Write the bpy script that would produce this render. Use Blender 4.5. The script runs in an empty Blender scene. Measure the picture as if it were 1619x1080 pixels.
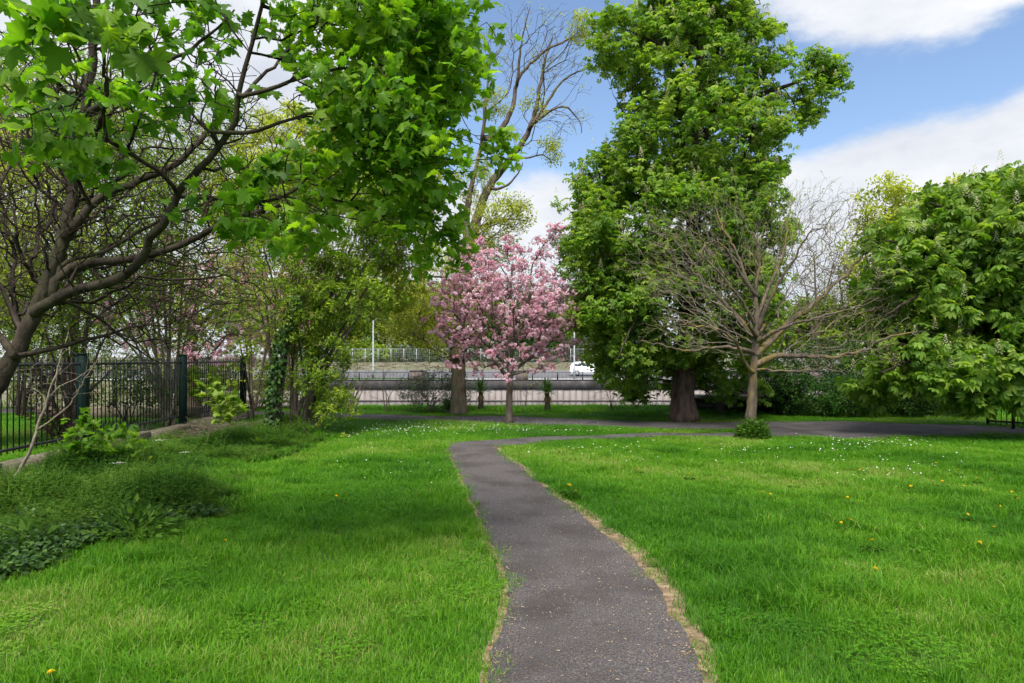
import bpy, math, random
import numpy as np
from mathutils import Vector, Matrix, noise

# ------------------------------------------------------------------ camera, sky, sun, exposure
SC = bpy.context.scene
F, HOR, CAMH = 1079.0, 567.0, 1.7          # focal length in photo pixels, horizon row, eye height
cam_d = bpy.data.cameras.new('camera')
cam_d.sensor_width = 36.0
cam_d.lens = 36.0 * F / 1619.0
cam_d.shift_y = (HOR - 540.0) / 1619.0
cam_d.clip_start = 0.05
cam_d.clip_end = 3000.0
cam = bpy.data.objects.new('camera', cam_d)
SC.collection.objects.link(cam)
cam.location = (0, 0, CAMH)
cam.rotation_euler = (math.radians(90), 0, 0)
SC.camera = cam

SUN_EL, SUN_AZ = math.radians(60), math.radians(-172)     # azimuth clockwise from +Y (camera forward)
to_sun = Vector((math.sin(SUN_AZ) * math.cos(SUN_EL), math.cos(SUN_AZ) * math.cos(SUN_EL), math.sin(SUN_EL)))

world = bpy.data.worlds.new('World')
SC.world = world
world.use_nodes = True
wn, wl = world.node_tree.nodes, world.node_tree.links
wn.clear()


def wnode(kind, **kw):
    n = wn.new(kind)
    for k, v in kw.items():
        setattr(n, k, v)
    return n


def wmath(op, a, b=None, clamp=False):
    n = wnode('ShaderNodeMath', operation=op, use_clamp=clamp)
    for i, v in enumerate((a, b)):
        if v is None:
            continue
        if isinstance(v, (int, float)):
            n.inputs[i].default_value = v
        else:
            wl.new(v, n.inputs[i])
    return n.outputs[0]


def pix_dir(px, py):
    return Vector(((px - 809.5) / F, 1.0, -(py - HOR) / F)).normalized()


sky = wnode('ShaderNodeTexSky', sky_type='NISHITA', sun_disc=False, sun_elevation=SUN_EL,
            sun_rotation=SUN_AZ, air_density=1.0, dust_density=0.6, ozone_density=2.5)
tc = wnode('ShaderNodeTexCoord')
nrm = wnode('ShaderNodeVectorMath', operation='NORMALIZE')
wl.new(tc.outputs['Generated'], nrm.inputs[0])
D = nrm.outputs[0]
sep = wnode('ShaderNodeSeparateXYZ')
wl.new(D, sep.inputs[0])


def wnoise(scale, detail, rough, off, stretch=(1, 1, 2.2)):
    m = wnode('ShaderNodeMapping')
    m.inputs['Location'].default_value = off
    m.inputs['Scale'].default_value = stretch
    wl.new(D, m.inputs[0])
    n = wnode('ShaderNodeTexNoise')
    n.inputs['Scale'].default_value = scale
    n.inputs['Detail'].default_value = detail
    n.inputs['Roughness'].default_value = rough
    wl.new(m.outputs[0], n.inputs['Vector'])
    return n.outputs['Fac']


dens = wmath('MULTIPLY', wmath('SUBTRACT', wnoise(3.4, 10, 0.56, (3.1, 1.7, 0.4)), 0.5), 1.5)
dens = wmath('ADD', dens, wmath('MULTIPLY', wmath('SUBTRACT', wnoise(11, 8, 0.66, (1.1, 4.7, 2.4)), 0.5), 1.1))
# cloud banks standing in the sky: direction, spread, weight (negative: clear gaps)
for (px, py, spread, wt) in ((1520, -10, 0.10, 0.65), (1390, 10, 0.09, 0.65), (1270, 20, 0.06, 0.45), (1650, 240, 0.09, 0.9), (1340, 285, 0.08, 0.9), (1240, 290, 0.07, 0.55),
                             (1450, 290, 0.09, 0.6), (1540, 270, 0.09, 0.6), (880, 350, 0.09, 0.75), (780, 400, 0.12, 0.6), (300, 330, 0.30, 0.85), (930, 0, 0.05, 0.4), (1060, 330, 0.12, 0.4),
                             (60, 120, 0.3, 0.6), (830, 130, 0.17, -0.75), (1370, 165, 0.13, -0.95), (650, 150, 0.12, -0.3), (1530, 125, 0.08, -0.8), (1600, 110, 0.06, -0.7), (1010, 160, 0.14, -0.6), (1240, 180, 0.10, -0.6),
                             (2600, 200, 0.5, 0.4), (-1200, 300, 0.5, 0.4), (800, -1500, 0.5, 0.25), (4000, 500, 0.8, 0.3)):
    d = pix_dir(px, py)
    dp = wnode('ShaderNodeVectorMath', operation='DOT_PRODUCT')
    wl.new(D, dp.inputs[0])
    dp.inputs[1].default_value = d
    # exp(-(1-dot)/(spread^2/2))
    e = wmath('EXPONENT', wmath('MULTIPLY', wmath('SUBTRACT', dp.outputs['Value'], 1.0), 2.0 / spread ** 2))
    dens = wmath('ADD', dens, wmath('MULTIPLY', e, wt))
low = wmath('SUBTRACT', wmath('MULTIPLY', wmath('SUBTRACT', 0.24, sep.outputs['Z'], True), 1.8), -0.06)  # offset adds cloud over the whole sky, unseen part too, lifting ambient light
dens = wmath('ADD', dens, low)
mr = wnode('ShaderNodeMapRange', interpolation_type='SMOOTHSTEP')
wl.new(dens, mr.inputs['Value'])
mr.inputs['From Min'].default_value = -0.12
mr.inputs['From Max'].default_value = 0.55
shade = wnode('ShaderNodeMapRange')
wl.new(wnoise(3.4, 7, 0.6, (8.3, 2.2, 5.1)), shade.inputs['Value'])
shade.inputs['From Min'].default_value = 0.32
shade.inputs['From Max'].default_value = 0.66
cc = wnode('ShaderNodeMix', data_type='RGBA')
wl.new(shade.outputs[0], cc.inputs['Factor'])
cc.inputs[6].default_value = (3.1, 3.35, 3.85, 1)
cc.inputs[7].default_value = (4.75, 4.8, 4.9, 1)
tone = wnode('ShaderNodeMix', data_type='RGBA', blend_type='MULTIPLY')
tone.inputs['Factor'].default_value = 1.0
wl.new(sky.outputs[0], tone.inputs[6])
tone.inputs[7].default_value = (1.0, 0.98, 0.97, 1)
mx = wnode('ShaderNodeMix', data_type='RGBA')
wl.new(mr.outputs[0], mx.inputs['Factor'])
wl.new(tone.outputs[2], mx.inputs[6])
wl.new(cc.outputs[2], mx.inputs[7])
bg = wnode('ShaderNodeBackground')
bg.inputs['Strength'].default_value = 0.082
wl.new(mx.outputs[2], bg.inputs['Color'])
wo = wnode('ShaderNodeOutputWorld')
wl.new(bg.outputs[0], wo.inputs['Surface'])

sun_d = bpy.data.lights.new('sun', 'SUN')
sun_d.energy = 2.8
sun_d.angle = math.radians(32)
sun_d.color = (1.0, 0.95, 0.87)
sun = bpy.data.objects.new('sun', sun_d)
SC.collection.objects.link(sun)
sun.rotation_euler = to_sun.to_track_quat('Z', 'Y').to_euler()

SC.view_settings.view_transform = 'Standard'
SC.view_settings.look = 'None'
SC.view_settings.gamma = 1.0
SC.view_settings.exposure = 1.4
SC.view_settings.use_curve_mapping = False
SC.render.engine = 'CYCLES'
SC.cycles.use_adaptive_sampling = True
SC.cycles.adaptive_threshold = 0.03
SC.cycles.max_bounces = 5
SC.cycles.diffuse_bounces = 3
SC.cycles.transmission_bounces = 3
SC.cycles.caustics_reflective = False
SC.cycles.caustics_refractive = False
world.cycles.sampling_method = 'MANUAL'
world.cycles.sample_map_resolution = 512
SC.cycles.glossy_bounces = 2

# ------------------------------------------------------------------ helpers
rng = np.random.default_rng(11)
COL = SC.collection


def P(px, py, Y):
    """the point of the place at depth Y that the photo shows at (px, py)"""
    return np.array(((px - 809.5) / F * Y, Y, CAMH - (py - HOR) / F * Y))


def G(px, py, z=0.0):
    Y = F * (CAMH - z) / (py - HOR)
    return np.array(((px - 809.5) / F * Y, Y, z))


def nz(v):
    return v / np.maximum(np.linalg.norm(v, axis=-1, keepdims=True), 1e-9)


def tag(o, label=None, cat=None, group=None, kind=None):
    if label: o['label'] = label
    if cat: o['category'] = cat
    if group: o['group'] = group
    if kind: o['kind'] = kind
    return o


def empty(name, loc=(0, 0, 0), label=None, cat=None, group=None):
    o = bpy.data.objects.new(name, None)
    o.location = loc
    o.empty_display_size = 0.2
    COL.objects.link(o)
    return tag(o, label, cat, group)


def mesh_data(name, V, tris=None, quads=None, mat=None, tint=None, smooth=False):
    me = bpy.data.meshes.new(name)
    V = np.asarray(V, dtype=np.float32).reshape(-1, 3)
    t = np.zeros((0, 3), np.int32) if tris is None else np.asarray(tris, np.int32).reshape(-1, 3)
    q = np.zeros((0, 4), np.int32) if quads is None else np.asarray(quads, np.int32).reshape(-1, 4)
    me.vertices.add(len(V))
    me.vertices.foreach_set('co', V.ravel())
    nl = t.size + q.size
    me.loops.add(nl)
    me.loops.foreach_set('vertex_index', np.concatenate((t.ravel(), q.ravel())))
    me.polygons.add(len(t) + len(q))
    st = np.concatenate((np.arange(len(t)) * 3, t.size + np.arange(len(q)) * 4)).astype(np.int32)
    me.polygons.foreach_set('loop_start', st)
    if smooth:
        me.polygons.foreach_set('use_smooth', np.ones(len(t) + len(q), bool))
    if tint is not None:
        a = me.attributes.new('tint', 'FLOAT', 'POINT')
        a.data.foreach_set('value', np.asarray(tint, np.float32))
    if mat is not None:
        me.materials.append(mat)
    me.update(calc_edges=True)
    return me


def link(name, me, parent=None, loc=None):
    o = bpy.data.objects.new(name, me)
    COL.objects.link(o)
    if parent is not None:
        o.parent = parent
    if loc is not None:
        o.location = loc
    return o


class MB:
    """collects shapes for ONE mesh"""
    def __init__(self):
        self.V, self.T, self.Q, self.A, self.n = [], [], [], [], 0

    def add(self, V, T=None, Q=None, tint=None):
        V = np.asarray(V, float).reshape(-1, 3)
        if T is not None and len(T): self.T.append(np.asarray(T, int).reshape(-1, 3) + self.n)
        if Q is not None and len(Q): self.Q.append(np.asarray(Q, int).reshape(-1, 4) + self.n)
        self.V.append(V)
        self.A.append(np.full(len(V), 0.5) if tint is None else np.broadcast_to(np.asarray(tint, float), (len(V),)))
        self.n += len(V)
        return self

    def box(self, c, s, rz=0.0, taper=1.0, bevel=0.0):
        x, y, z = s[0] / 2, s[1] / 2, s[2] / 2
        if bevel > 0:
            b = bevel
            prof = [(-z, b), (-z + b, 0), (z - b, 0), (z, b)]
            V = []
            for zz, ins in prof:
                for sx, sy in ((-1, -1), (1, -1), (1, 1), (-1, 1)):
                    V.append((sx * (x - ins), sy * (y - ins), zz))
            V = np.array(V)
            Q = [(0, 3, 2, 1), (12, 13, 14, 15)]
            for k in range(3):
                for i in range(4):
                    j = (i + 1) % 4
                    Q.append((k * 4 + i, k * 4 + j, k * 4 + 4 + j, k * 4 + 4 + i))
        else:
            V = np.array([(-x, -y, -z), (x, -y, -z), (x, y, -z), (-x, y, -z),
                          (-x * taper, -y * taper, z), (x * taper, -y * taper, z), (x * taper, y * taper, z), (-x * taper, y * taper, z)])
            Q = [(0, 3, 2, 1), (4, 5, 6, 7), (0, 1, 5, 4), (1, 2, 6, 5), (2, 3, 7, 6), (3, 0, 4, 7)]
        ca, sa = math.cos(rz), math.sin(rz)
        R = np.array(((ca, -sa, 0), (sa, ca, 0), (0, 0, 1)))
        return self.add(V @ R.T + np.asarray(c), None, Q)

    def tube(self, pts, rad, sides=8, cap=True, rough=0.0):
        pts = np.asarray(pts, float)
        n = len(pts)
        rad = np.broadcast_to(np.asarray(rad, float), (n,))
        T = nz(np.gradient(pts, axis=0))
        ref = np.array((1.0, 0, 0)) if abs(T[:, 0]).mean() < 0.8 else np.array((0, 1.0, 0))
        A = nz(np.cross(T, ref)); B = np.cross(T, A)
        ang = np.linspace(0, 2 * np.pi, sides, endpoint=False)
        rr = rad[:, None] * (1 + (rough * rng.standard_normal((n, sides)) if rough else 0))
        V = pts[:, None] + rr[..., None] * (np.cos(ang)[None, :, None] * A[:, None] + np.sin(ang)[None, :, None] * B[:, None])
        i = np.arange(n - 1)[:, None] * sides; j = np.arange(sides)[None]
        jn = (j + 1) % sides
        Q = np.stack((i + j, i + jn, i + sides + jn, i + sides + j), -1).reshape(-1, 4)
        V = V.reshape(-1, 3); T3 = []
        if cap:
            V = np.vstack((V, pts[-1], pts[0])); k = n * sides
            for a in range(sides):
                b = (a + 1) % sides
                T3 += [((n - 1) * sides + a, (n - 1) * sides + b, k), (b, a, k + 1)]
        return self.add(V, T3, Q)

    def data(self, name, mat, smooth=False):
        return mesh_data(name, np.vstack(self.V), np.vstack(self.T) if self.T else None,
                         np.vstack(self.Q) if self.Q else None, mat, np.concatenate(self.A), smooth)

    def build(self, name, mat, parent=None, loc=None, smooth=False):
        return link(name, self.data(name, mat, smooth), parent, loc)


def frames(d, nhint):
    """rotation matrices (columns x, y=d, z~nhint)"""
    y = nz(d); x = nz(np.cross(y, nhint)); z = np.cross(x, y)
    return np.stack((x, y, z), -1)


def scatter(shape, pos, R, scale, tint):
    """copies of one small shape as arrays: V, tris, tint"""
    bv, bt = shape
    n, k = len(pos), len(bv)
    scale = np.asarray(scale, float)
    sv = bv[None] * (scale[:, None, None] if scale.ndim == 1 else scale[:, None, :])
    V = np.einsum('nij,nkj->nki', R, sv) + pos[:, None]
    T = bt[None] + (np.arange(n) * k)[:, None, None]
    return V.reshape(-1, 3), T.reshape(-1, 3), np.repeat(tint, k)


# ------------------------------------------------------------------ materials
def new_mat(name):
    m = bpy.data.materials.new(name)
    m.use_nodes = True
    nt = m.node_tree
    nt.nodes.clear()
    out = nt.nodes.new('ShaderNodeOutputMaterial')
    return m, nt.nodes, nt.links, out


def ramp(ns, stops):
    r = ns.new('ShaderNodeValToRGB')
    el = r.color_ramp.elements
    while len(el) < len(stops): el.new(0.5)
    for e, (p, c) in zip(el, stops):
        e.position = p; e.color = (*c, 1)
    return r


def leaf_mat(name, stops, translucent=0.4, rough=0.5, sat_trans=1.25, spec=0.25):
    m, ns, ls, out = new_mat(name)
    at = ns.new('ShaderNodeAttribute'); at.attribute_name = 'tint'
    ai = ns.new('ShaderNodeAttribute'); ai.attribute_name = 'itint'; ai.attribute_type = 'INSTANCER'
    ad = ns.new('ShaderNodeMath'); ad.operation = 'ADD'
    ls.new(at.outputs['Fac'], ad.inputs[0]); ls.new(ai.outputs['Fac'], ad.inputs[1])
    r = ramp(ns, stops); ls.new(ad.outputs[0], r.inputs[0])
    geo = ns.new('ShaderNodeNewGeometry')
    nx = ns.new('ShaderNodeTexNoise'); nx.inputs['Scale'].default_value = 1.3; nx.inputs['Detail'].default_value = 3
    ls.new(geo.outputs['Position'], nx.inputs['Vector'])
    hv = ns.new('ShaderNodeHueSaturation')
    mr_ = ns.new('ShaderNodeMapRange'); ls.new(nx.outputs['Fac'], mr_.inputs[0])
    mr_.inputs[1].default_value = 0.3; mr_.inputs[2].default_value = 0.7; mr_.inputs[3].default_value = 0.8; mr_.inputs[4].default_value = 1.2
    ls.new(mr_.outputs[0], hv.inputs['Value']); ls.new(r.outputs[0], hv.inputs['Color'])
    p = ns.new('ShaderNodeBsdfPrincipled')
    ls.new(hv.outputs[0], p.inputs['Base Color'])
    p.inputs['Roughness'].default_value = rough
    p.inputs['Specular IOR Level'].default_value = spec
    t = ns.new('ShaderNodeBsdfTranslucent')
    br = ns.new('ShaderNodeMix'); br.data_type = 'RGBA'; br.blend_type = 'MULTIPLY'; br.inputs['Factor'].default_value = 1
    ls.new(hv.outputs[0], br.inputs[6]); br.inputs[7].default_value = (1.35 * sat_trans, 1.5 * sat_trans, 0.6, 1)
    ls.new(br.outputs[2], t.inputs['Color'])
    mix = ns.new('ShaderNodeMixShader'); mix.inputs[0].default_value = translucent
    ls.new(p.outputs[0], mix.inputs[1]); ls.new(t.outputs[0], mix.inputs[2])
    ls.new(mix.outputs[0], out.inputs[0])
    return m


def surf_mat(name, stops, scale=4.0, detail=8, rough=0.85, bump=0.4, bscale=None, stretch=(1, 1, 1), spec=0.3, dist=0.02, extra=None, nrough=0.6):
    m, ns, ls, out = new_mat(name)
    geo = ns.new('ShaderNodeNewGeometry')
    mp = ns.new('ShaderNodeMapping'); mp.inputs['Scale'].default_value = stretch
    ls.new(geo.outputs['Position'], mp.inputs[0])
    n1 = ns.new('ShaderNodeTexNoise'); n1.inputs['Scale'].default_value = scale; n1.inputs['Detail'].default_value = detail
    n1.inputs['Roughness'].default_value = nrough
    ls.new(mp.outputs[0], n1.inputs['Vector'])
    r = ramp(ns, stops); ls.new(n1.outputs['Fac'], r.inputs[0])
    p = ns.new('ShaderNodeBsdfPrincipled')
    col = r.outputs[0]
    if extra:                              # second, larger or finer pattern mixed on top: (scale, colour, from, to, strength)
        n3 = ns.new('ShaderNodeTexNoise'); n3.inputs['Scale'].default_value = extra[0]; n3.inputs['Detail'].default_value = 6
        ls.new(mp.outputs[0], n3.inputs['Vector'])
        q = ns.new('ShaderNodeMapRange'); ls.new(n3.outputs['Fac'], q.inputs[0])
        q.inputs[1].default_value = extra[2]; q.inputs[2].default_value = extra[3]; q.inputs[4].default_value = extra[4]
        mm = ns.new('ShaderNodeMix'); mm.data_type = 'RGBA'
        ls.new(q.outputs[0], mm.inputs['Factor']); ls.new(col, mm.inputs[6]); mm.inputs[7].default_value = (*extra[1], 1)
        col = mm.outputs[2]
    ls.new(col, p.inputs['Base Color'])
    p.inputs['Roughness'].default_value = rough
    p.inputs['Specular IOR Level'].default_value = spec
    if bump:
        n2 = ns.new('ShaderNodeTexNoise'); n2.inputs['Scale'].default_value = bscale or scale * 3; n2.inputs['Detail'].default_value = 6
        ls.new(mp.outputs[0], n2.inputs['Vector'])
        b = ns.new('ShaderNodeBump'); b.inputs['Strength'].default_value = bump; b.inputs['Distance'].default_value = dist
        ls.new(n2.outputs['Fac'], b.inputs['Height']); ls.new(b.outputs[0], p.inputs['Normal'])
    ls.new(p.outputs[0], out.inputs[0])
    return m


def bark(name, dark, light, lichen=None, amount=0.6, scale=9):
    return surf_mat(name, ((0.3, dark), (0.72, light)), scale=scale, rough=0.92, bump=0.8, bscale=scale * 3.2, stretch=(1, 1, 0.35), spec=0.1, dist=0.03,
                    extra=(2.6, lichen, 0.5, 0.66, amount) if lichen else None)


M = {}
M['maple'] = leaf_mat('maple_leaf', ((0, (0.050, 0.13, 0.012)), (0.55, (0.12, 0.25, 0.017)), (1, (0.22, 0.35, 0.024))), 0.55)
M['chestnut'] = leaf_mat('chestnut_leaf', ((0, (0.065, 0.135, 0.018)), (0.6, (0.14, 0.245, 0.028)), (1, (0.25, 0.335, 0.05))), 0.45)
M['lime'] = leaf_mat('spring_leaf', ((0, (0.08, 0.15, 0.016)), (0.6, (0.18, 0.27, 0.024)), (1, (0.31, 0.36, 0.05))), 0.45)
M['yellow'] = leaf_mat('young_yellow_leaf', ((0, (0.18, 0.22, 0.03)), (0.6, (0.32, 0.35, 0.05)), (1, (0.48, 0.48, 0.12))), 0.42)
M['olive'] = leaf_mat('olive_leaf', ((0, (0.035, 0.06, 0.03)), (0.6, (0.08, 0.12, 0.065)), (1, (0.16, 0.20, 0.12))), 0.25)
M['evergreen'] = leaf_mat('evergreen_leaf', ((0, (0.014, 0.04, 0.008)), (0.6, (0.03, 0.085, 0.014)), (1, (0.08, 0.17, 0.03))), 0.25, 0.6, spec=0.12)
M['ivy'] = leaf_mat('ivy_leaf', ((0, (0.014, 0.036, 0.009)), (0.6, (0.032, 0.078, 0.015)), (1, (0.08, 0.15, 0.025))), 0.2, 0.5, spec=0.2)
M['copper'] = leaf_mat('copper_leaf', ((0, (0.04, 0.016, 0.016)), (0.6, (0.09, 0.032, 0.028)), (1, (0.16, 0.08, 0.05))), 0.3, sat_trans=1.0)
M['bronze'] = leaf_mat('bronze_leaf', ((0, (0.10, 0.10, 0.03)), (0.6, (0.22, 0.17, 0.05)), (1, (0.30, 0.26, 0.06))), 0.4)
M['dead'] = leaf_mat('dead_leaf', ((0, (0.07, 0.03, 0.015)), (0.6, (0.16, 0.07, 0.03)), (1, (0.28, 0.15, 0.06))), 0.25, sat_trans=0.8)
M['weed'] = leaf_mat('weed_leaf', ((0, (0.024, 0.068, 0.010)), (0.6, (0.062, 0.145, 0.017)), (1, (0.14, 0.23, 0.035))), 0.4, 0.7, sat_trans=0.95, spec=0.08)
M['cordyline'] = leaf_mat('strap_leaf', ((0, (0.03, 0.07, 0.03)), (0.6, (0.07, 0.14, 0.05)), (1, (0.18, 0.24, 0.09))), 0.25)
M['straw'] = leaf_mat('dry_strap_leaf', ((0, (0.13, 0.08, 0.035)), (0.6, (0.28, 0.19, 0.09)), (1, (0.42, 0.31, 0.16))), 0.25, sat_trans=0.7)


def plain_tint_mat(name, stops, translucent, tcol):
    m, ns, ls, out = new_mat(name)
    at = ns.new('ShaderNodeAttribute'); at.attribute_name = 'tint'
    ai = ns.new('ShaderNodeAttribute'); ai.attribute_name = 'itint'; ai.attribute_type = 'INSTANCER'
    ad = ns.new('ShaderNodeMath'); ad.operation = 'ADD'
    ls.new(at.outputs['Fac'], ad.inputs[0]); ls.new(ai.outputs['Fac'], ad.inputs[1])
    r = ramp(ns, stops); ls.new(ad.outputs[0], r.inputs[0])
    d = ns.new('ShaderNodeBsdfDiffuse'); t = ns.new('ShaderNodeBsdfTranslucent')
    ls.new(r.outputs[0], d.inputs[0])
    mm = ns.new('ShaderNodeMix'); mm.data_type = 'RGBA'; mm.blend_type = 'MULTIPLY'; mm.inputs['Factor'].default_value = 1
    ls.new(r.outputs[0], mm.inputs[6]); mm.inputs[7].default_value = (*tcol, 1)
    ls.new(mm.outputs[2], t.inputs[0])
    mix = ns.new('ShaderNodeMixShader'); mix.inputs[0].default_value = translucent
    ls.new(d.outputs[0], mix.inputs[1]); ls.new(t.outputs[0], mix.inputs[2]); ls.new(mix.outputs[0], out.inputs[0])
    return m


M['blossom'] = plain_tint_mat('pink_blossom', ((0, (0.76, 0.40, 0.51)), (0.5, (0.88, 0.62, 0.70)), (1, (0.92, 0.81, 0.84))), 0.5, (1.0, 0.9, 0.95))
M['candle'] = plain_tint_mat('cream_flower', ((0, (0.55, 0.46, 0.30)), (0.6, (0.75, 0.70, 0.52)), (1, (0.85, 0.82, 0.68))), 0.25, (1, 1, 0.9))
M['daisy'] = plain_tint_mat('white_petal', ((0, (0.75, 0.72, 0.60)), (1, (0.85, 0.85, 0.82))), 0.2, (1, 1, 1))
M['dandelion'] = plain_tint_mat('yellow_petal', ((0, (0.70, 0.38, 0.01)), (1, (0.85, 0.62, 0.02))), 0.2, (1, 1, 0.6))
M['litter'] = plain_tint_mat('dry_litter', ((0, (0.20, 0.13, 0.07)), (0.6, (0.42, 0.31, 0.19)), (1, (0.62, 0.52, 0.37))), 0.1, (1, 1, 1))

M['bark_maple'] = bark('maple_bark', (0.016, 0.013, 0.010), (0.085, 0.068, 0.048), (0.065, 0.07, 0.035), 0.4)
M['bark_dark'] = bark('dark_bark', (0.018, 0.014, 0.011), (0.075, 0.058, 0.045))
M['bark_chestnut'] = bark('chestnut_bark', (0.04, 0.026, 0.02), (0.17, 0.115, 0.09), scale=7)
M['bark_grey'] = bark('grey_bark', (0.055, 0.042, 0.032), (0.19, 0.15, 0.11), (0.26, 0.18, 0.04), 0.8, 7)
M['bark_twig'] = bark('fine_twig_bark', (0.10, 0.085, 0.07), (0.27, 0.23, 0.18), (0.26, 0.21, 0.07), 0.7, 7)
M['bark_brown'] = bark('brown_bark', (0.06, 0.045, 0.034), (0.20, 0.16, 0.12), (0.15, 0.16, 0.08), 0.4)
M['bark_pale'] = bark('pale_bark', (0.14, 0.115, 0.085), (0.34, 0.29, 0.22))
M['bark_cherry'] = bark('cherry_bark', (0.055, 0.038, 0.032), (0.20, 0.155, 0.12), (0.25, 0.26, 0.20), 0.5)
M['soil'] = surf_mat('lawn_soil', ((0.3, (0.035, 0.075, 0.010)), (0.7, (0.07, 0.13, 0.018))), scale=3, bscale=40, bump=0.7)
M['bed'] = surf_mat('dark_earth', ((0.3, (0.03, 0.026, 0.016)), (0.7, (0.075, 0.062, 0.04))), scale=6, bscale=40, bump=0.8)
M['worn'] = surf_mat('worn_earth', ((0.30, (0.07, 0.045, 0.028)), (0.5, (0.21, 0.145, 0.085)), (0.75, (0.36, 0.28, 0.17))), scale=14, bscale=60, bump=0.8,
                     extra=(6.0, (0.10, 0.10, 0.04), 0.5, 0.64, 0.7))
M['asphalt'] = surf_mat('path_asphalt', ((0.32, (0.018, 0.016, 0.016)), (0.52, (0.070, 0.062, 0.061)), (0.66, (0.19, 0.17, 0.165))), scale=95, detail=4, nrough=0.75, rough=0.9,
                        bscale=110, bump=0.7, dist=0.008, extra=(1.7, (0.036, 0.030, 0.027), 0.44, 0.66, 0.75))
M['road'] = surf_mat('road_asphalt', ((0.3, (0.10, 0.10, 0.105)), (0.7, (0.17, 0.168, 0.172))), scale=2.0, bump=0.1)
M['pavement'] = surf_mat('pavement_concrete', ((0.3, (0.34, 0.33, 0.32)), (0.7, (0.46, 0.45, 0.43))), scale=1.5, bump=0.1)
M['panel'] = surf_mat('pale_concrete', ((0.25, (0.19, 0.16, 0.145)), (0.6, (0.30, 0.262, 0.243)), (0.85, (0.40, 0.36, 0.335))), scale=0.8, bump=0.2, stretch=(1, 1, 0.5),
                      extra=(2.2, (0.24, 0.19, 0.15), 0.52, 0.75, 0.7))
M['parapet'] = surf_mat('stained_concrete', ((0.3, (0.030, 0.028, 0.028)), (0.55, (0.062, 0.058, 0.056)), (0.8, (0.15, 0.135, 0.13))), scale=1.2, bump=0.3, stretch=(1, 1, 0.6))
M['brick'] = surf_mat('brown_stone', ((0.3, (0.10, 0.075, 0.07)), (0.7, (0.20, 0.155, 0.14))), scale=5, bump=0.3)
M['plinth'] = surf_mat('weathered_concrete', ((0.25, (0.075, 0.06, 0.042)), (0.55, (0.17, 0.14, 0.10)), (0.8, (0.27, 0.23, 0.17))), scale=3.5, bump=0.6, bscale=25,
                       extra=(1.6, (0.055, 0.075, 0.025), 0.5, 0.7, 0.7))
M['black'] = surf_mat('black_paint', ((0.3, (0.008, 0.009, 0.011)), (0.7, (0.018, 0.019, 0.021))), scale=10, rough=0.45, bump=0.05, spec=0.5)
M['green_paint'] = surf_mat('dark_green_paint', ((0.3, (0.002, 0.009, 0.007)), (0.7, (0.004, 0.016, 0.012))), scale=6, rough=0.7, bump=0.05, spec=0.12)
M['navy'] = surf_mat('dark_blue_paint', ((0.3, (0.012, 0.015, 0.028)), (0.7, (0.022, 0.028, 0.05))), scale=10, rough=0.4, bump=0.0, spec=0.5)
M['pole'] = surf_mat('pole_paint', ((0.3, (0.24, 0.25, 0.26)), (0.7, (0.32, 0.33, 0.34))), scale=3, rough=0.5, bump=0.0)
M['galv'] = surf_mat('galvanised_steel', ((0.3, (0.35, 0.36, 0.36)), (0.7, (0.48, 0.49, 0.49))), scale=8, rough=0.5, bump=0.0)
M['car_white'] = surf_mat('white_car_paint', ((0.3, (0.72, 0.73, 0.74)), (0.7, (0.78, 0.78, 0.79))), scale=2, rough=0.2, bump=0.0, spec=0.6)
M['glass_dark'] = surf_mat('tinted_glass', ((0.3, (0.03, 0.04, 0.05)), (0.7, (0.05, 0.065, 0.08))), scale=1, rough=0.06, bump=0.0, spec=0.9)
M['rubber'] = surf_mat('tyre_rubber', ((0.3, (0.012, 0.012, 0.012)), (0.7, (0.025, 0.025, 0.025))), scale=20, rough=0.8, bump=0.1)
M['red_lens'] = surf_mat('red_lens', ((0.3, (0.35, 0.01, 0.01)), (0.7, (0.45, 0.02, 0.02))), scale=5, rough=0.2, bump=0.0)
M['water'] = surf_mat('river_water', ((0.3, (0.02, 0.028, 0.02)), (0.7, (0.035, 0.045, 0.03))), scale=1, rough=0.08, bump=0.25, bscale=3, spec=0.6)
M['render'] = surf_mat('white_render', ((0.3, (0.62, 0.62, 0.63)), (0.7, (0.72, 0.72, 0.73))), scale=1, bump=0.05)
M['slate'] = surf_mat('roof_slate', ((0.3, (0.08, 0.085, 0.1)), (0.7, (0.14, 0.145, 0.16))), scale=3, bump=0.3)
M['far_ground'] = surf_mat('rough_ground', ((0.25, (0.06, 0.075, 0.03)), (0.5, (0.12, 0.115, 0.07)), (0.75, (0.22, 0.20, 0.16))), scale=0.9, bump=0.5)


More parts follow.
